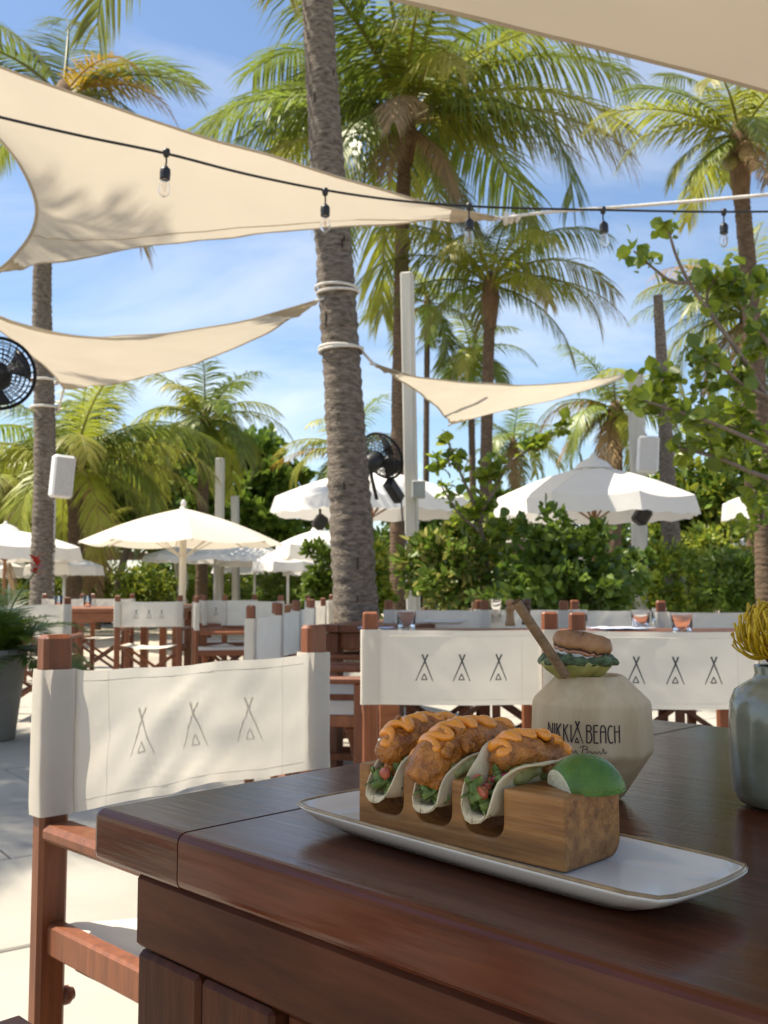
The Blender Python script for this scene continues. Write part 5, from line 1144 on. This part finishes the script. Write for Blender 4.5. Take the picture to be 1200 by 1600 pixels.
# sea grapes
def limb_tree(label, limbs, clumps_, size, seed, nobj, ncl, base_px, d0, mats=None):
    rng = np.random.default_rng(seed); rnd = random.Random(seed); b0 = at(base_px, 917, d0); base = Vector((b0.x, d0, 0)); t = thing('sea_grape_tree', label, 'tree', base, 0, 'sea grapes')
    mats = mats or [M_leaf_sg, M_leaf_sg, M_leaf_m]; spots = []
    for L in limbs:
        pts = [at(*q) - base for q in L[0]]; P = smoothpath(pts, 8); n = len(P); b = MB(); b.tube(P, [L[1] * (1 - .8 * i / n) + .003 for i in range(n)], 7); b.build('branch', M_twig, t)
        for i in range(int(n * L[2]), n):
            if rnd.random() < L[3]:
                for q in range(rnd.choice((1, 2, 2))): spots.append((P[i], rnd.uniform(.02, .10)))
        for q in range(int(6 * L[3] * 2)): spots.append((P[-1], rnd.uniform(.02, .09)))
    for (px, py, d, rx, ry, n) in clumps_:
        c = at(px, py, d) - base; R = Vector((rx * d / F, rx * d / F * .8, ry * d / F))
        for tw in range(max(3, n // 14)):
            q = Vector(rng.normal(0, 1, 3)); q.normalize(); e = c + Vector((q.x * R.x, q.y * R.y, q.z * R.z)) * rnd.uniform(.45, 1.05); s = c.lerp(e, .15) + Vector((0, 0, -R.z * .3)); P = smoothpath([s, s.lerp(e, .5) + Vector(rng.normal(0, .03, 3)), e], 6)
            b = MB(); b.tube(P, [.007 * (1 - .6 * i / len(P)) for i in range(len(P))], 5); b.build('twig', M_twig, t)
            for k in range(14): spots.append((P[rnd.randrange(4, len(P))], rnd.uniform(.02, .10)))
    rnd.shuffle(spots); lm_ = [m for mm in mats for m in leaf_me(mm, 'round')] + leaf_me(M_leaf_y, 'round')[:1]
    for (p, off) in spots[:nobj]:
        d = Vector(rng.normal(0, 1, 3)); d.z = d.z * .6 + .35; d.normalize(); up = Vector((rng.normal(0, .5), -.35 + rng.normal(0, .5), 1)); y = up.cross(d); y.normalize(); z = d.cross(y); s = size * rnd.uniform(.65, 1.2)
        M = Matrix((d * s, y * s, z * s)).transposed().to_4x4(); M.translation = p + d * off * .35; inst('leaf', rnd.choice(lm_), t, M)
    rest = spots[nobj:]
    if rest:
        P = np.array([tuple(p) for p, o_ in rest]) + rng.normal(0, .035, (len(rest), 3)); D = rng.normal(0, 1, (len(rest), 3)) + np.array([0, 0, .3]); o = inst('crown', leaf_cloud_mesh('crown', P, D, size, mats, rng, .85), t); o['kind'] = 'stuff'
    return t
D5 = 5.6
limb_tree('sea grape with round leaves and bare twigs filling the right side', [
    ([(1290, 960, D5), (1280, 800, D5), (1240, 690, D5), (1195, 615, D5), (1150, 545, D5 - .1), (1110, 490, D5 - .1), (1076, 440, D5 - .15), (1055, 395, D5 - .2), (1043, 352, D5 - .2)], .018, .66, .8),
    ([(1078, 442, D5 - .15), (1050, 440, D5 - .2), (1020, 418, D5 - .25), (990, 392, D5 - .3)], .009, .55, .9),
    ([(1240, 720, D5), (1180, 690, D5), (1110, 660, D5 - .2), (1050, 640, D5 - .3), (985, 620, D5 - .3)], .012, .45, .9),
    ([(1200, 620, D5), (1160, 600, D5 - .1), (1130, 575, D5 - .2), (1095, 560, D5 - .3)], .010, .4, .9),
    ([(1260, 640, D5 + .1), (1215, 560, D5), (1180, 500, D5 - .1), (1175, 450, D5 - .1)], .016, .4, .9),
    ([(1110, 490, D5), (1105, 460, D5), (1120, 430, D5 - .1)], .008, .4, .9),
    ([(1240, 760, D5), (1180, 740, D5 - .1), (1120, 715, D5 - .2), (1060, 700, D5 - .2)], .014, .4, .9)],
    [(1165, 650, D5 + .2, 62, 60, 130), (1100, 640, D5, 55, 40, 90), (1185, 740, D5 + .4, 50, 60, 120), (1195, 520, D5 + .2, 40, 70, 100), (1110, 700, D5 + .3, 50, 40, 90), (1130, 455, D5, 34, 30, 70), (1090, 545, D5 - .1, 40, 34, 60), (1150, 590, D5, 44, 40, 80), (1015, 620, D5 - .2, 34, 28, 40), (1185, 440, D5 + .1, 30, 40, 60), (1050, 600, D5 - .1, 44, 34, 55), (1190, 810, D5 + .6, 36, 40, 60)],
    .080, 51, 300, 0, 1290, D5)
limb_tree('small sea grape growing between the two big parasols', [
    ([(770, 960, 8.6), (762, 880, 8.6), (745, 800, 8.5), (720, 740, 8.4), (700, 690, 8.4)], .022, .5, .9),
    ([(748, 810, 8.5), (775, 760, 8.4), (800, 720, 8.3), (850, 690, 8.2), (880, 668, 8.2)], .016, .5, .9),
    ([(750, 830, 8.5), (715, 800, 8.4), (690, 760, 8.3)], .012, .4, .9)],
    [(770, 740, 8.4, 36, 34, 80), (700, 720, 8.4, 30, 32, 55), (745, 800, 8.5, 34, 40, 70), (790, 830, 8.5, 30, 40, 60), (840, 700, 8.2, 26, 18, 26)], .10, 52, 230, 0, 772, 8.6)

# potted plant with a red flower at the left
pp = Vector((at(0, 917, 6.3).x, 6.3, 0)); POT = thing('planter', 'tall grey planter at the left edge', 'planter', pp)
b = MB(); b.lathe([(0, 0), (.10, 0), (.115, .01), (.155, .36), (.175, .52), (.178, .56), (.160, .56), (.15, .50), (0, .49)], 28); b.build('pot', M_pot, POT)
b = MB(); b.lathe([(0, .505), (.14, .50), (.152, .50)], 20); b.build('soil', pmat('potting_soil', (.03, .022, .016), .95, .3, 30, bump=.6), POT)
PLT = thing('potted_plant', 'feathery green plant with a red flower in the tall grey planter', 'plant', pp + Vector((0, 0, .50)))
rnd = random.Random(3)
for k in range(40):
    a = k * 2.4; e = rnd.uniform(.1, 1.4); L = rnd.uniform(.36, .66)
    me = frond_mesh('frond', L, e, rnd.uniform(.8, 1.6), a, 900 + k, M_leaf_d if k % 3 else M_leaf_m, 0, 20, .25, 1.9); inst('frond', me, PLT)
fq = at(56, 892, 6.1) - Vector(PLT.location)
b = MB(); b.tube(smoothpath([(0, 0, 0), (fq.x * .4, fq.y * .5, fq.z * .6), fq], 6), .006, 6); b.build('stem', M_stem, PLT)
for k in range(9):
    a = k * 2.4; lm2 = leaf_me(M_red)[k % 3]; d = Vector((math.cos(a) * .8, math.sin(a) * .8, .35 + .08 * k)).normalized(); y = Vector((0, 0, 1)).cross(d).normalized(); z = d.cross(y); s = .075
    M = Matrix((d * s, y * s, z * s)).transposed().to_4x4(); M.translation = fq + Vector((0, 0, -.03 + .012 * k)); inst('bract', lm2, PLT, M)

# small things on the far tables and the far cabanas
def far_glass(px, py, d, label):
    b = MB(); b.lathe([(0, 0), (.034, 0), (.040, .11), (.036, .11), (.031, .012), (0, .010)], 16); o = b.build('tumbler', M_glass); o.location = Vector((at(px, 917, d).x, d, .754)); tag(o, label, 'glass', 'glasses on the far left table')
far_glass(92, 940, 9.5, 'clear glass at the left end of the far orange table'); far_glass(137, 940, 9.6, 'clear glass in the middle of the far orange table')
def cabana(px, d, w, label, zt):
    c = at(px, 917, d); t = thing('cabana', label, 'cabana', (c.x, d, 0)); wm = pmat('cabana_white', (.66, .64, .60), .7, .05, 4); rm = pmat('cabana_beam', (.11, .075, .055), .7, .2, 6)
    for sx in (-1, 1):
        for sy in (0, 1): b = MB(); b.box((sx * w / 2, sy * w * .8, zt / 2), (.12, .12, zt), b=.01); b.build('post', wm, t)
    for sy in (0, 1): b = MB(); b.box((0, sy * w * .8, zt + .07), (w + .5, .12, .14), b=.01); b.build('beam', rm, t)
    for k in range(7): b = MB(); b.box((-w / 2 + w * k / 6, w * .4, zt + .18), (.06, w * .8 + .5, .08), b=.01); b.build('rafter', rm, t)
    b = MB(); b.grid(lambda u, v: Vector((-w / 2 - .1 + u * (w + .2), -.2 + v * (w * .8 + .4), zt + .235 + .10 * math.sin(u * 9) * .3)), 16, 4); b.build('roof_cloth', M_white, t)
    for sx in (-1, 1):
        b = MB(); b.grid(lambda u, v: Vector((sx * w / 2 - sx * (.08 + u * .42 * (.35 + .65 * abs(v - .35))), -.08 + .04 * math.sin(u * 22), zt * v)), 22, 8); b.build('curtain', wm, t)
cabana(205, 31, 3.4, 'far cabana with a dark beam behind the left tables', 1.85); cabana(1135, 27, 1.9, 'far cabana with pale curtains beyond the right shrubs', 1.7); cabana(425, 36, 3.0, 'far cabana with curtains under the parasol cluster', 1.6); cabana(815, 20, 3.0, 'cabana glimpsed through the dark hedge', 1.7)
# far hedge closing the view
rng = np.random.default_rng(77); n = 16000; X = rng.uniform(-34, 34, n); Zh = 1.9 + .5 * np.sin(X * .6) + .35 * np.sin(X * 1.9 + 1); P = np.stack([X, 44 + rng.normal(0, .8, n), rng.uniform(0, 1, n) ** .7 * Zh], 1)
HG = thing('hedge', 'long green hedge closing the view far behind all the parasols', 'hedge', (0, 44, 0)); P[:, 1] -= 44
o = inst('foliage', leaf_cloud_mesh('foliage', P, np.tile(np.array([[0, -.6, .5]]), (n, 1)), .42, [M_leaf_m, M_leaf_d, M_leaf_y], rng, .6), HG); o['kind'] = 'stuff'
b = MB(); b.box((0, .9, .7), (68, .8, 1.4), b=.1); b.build('inner_branches', M_leaf_d, HG)
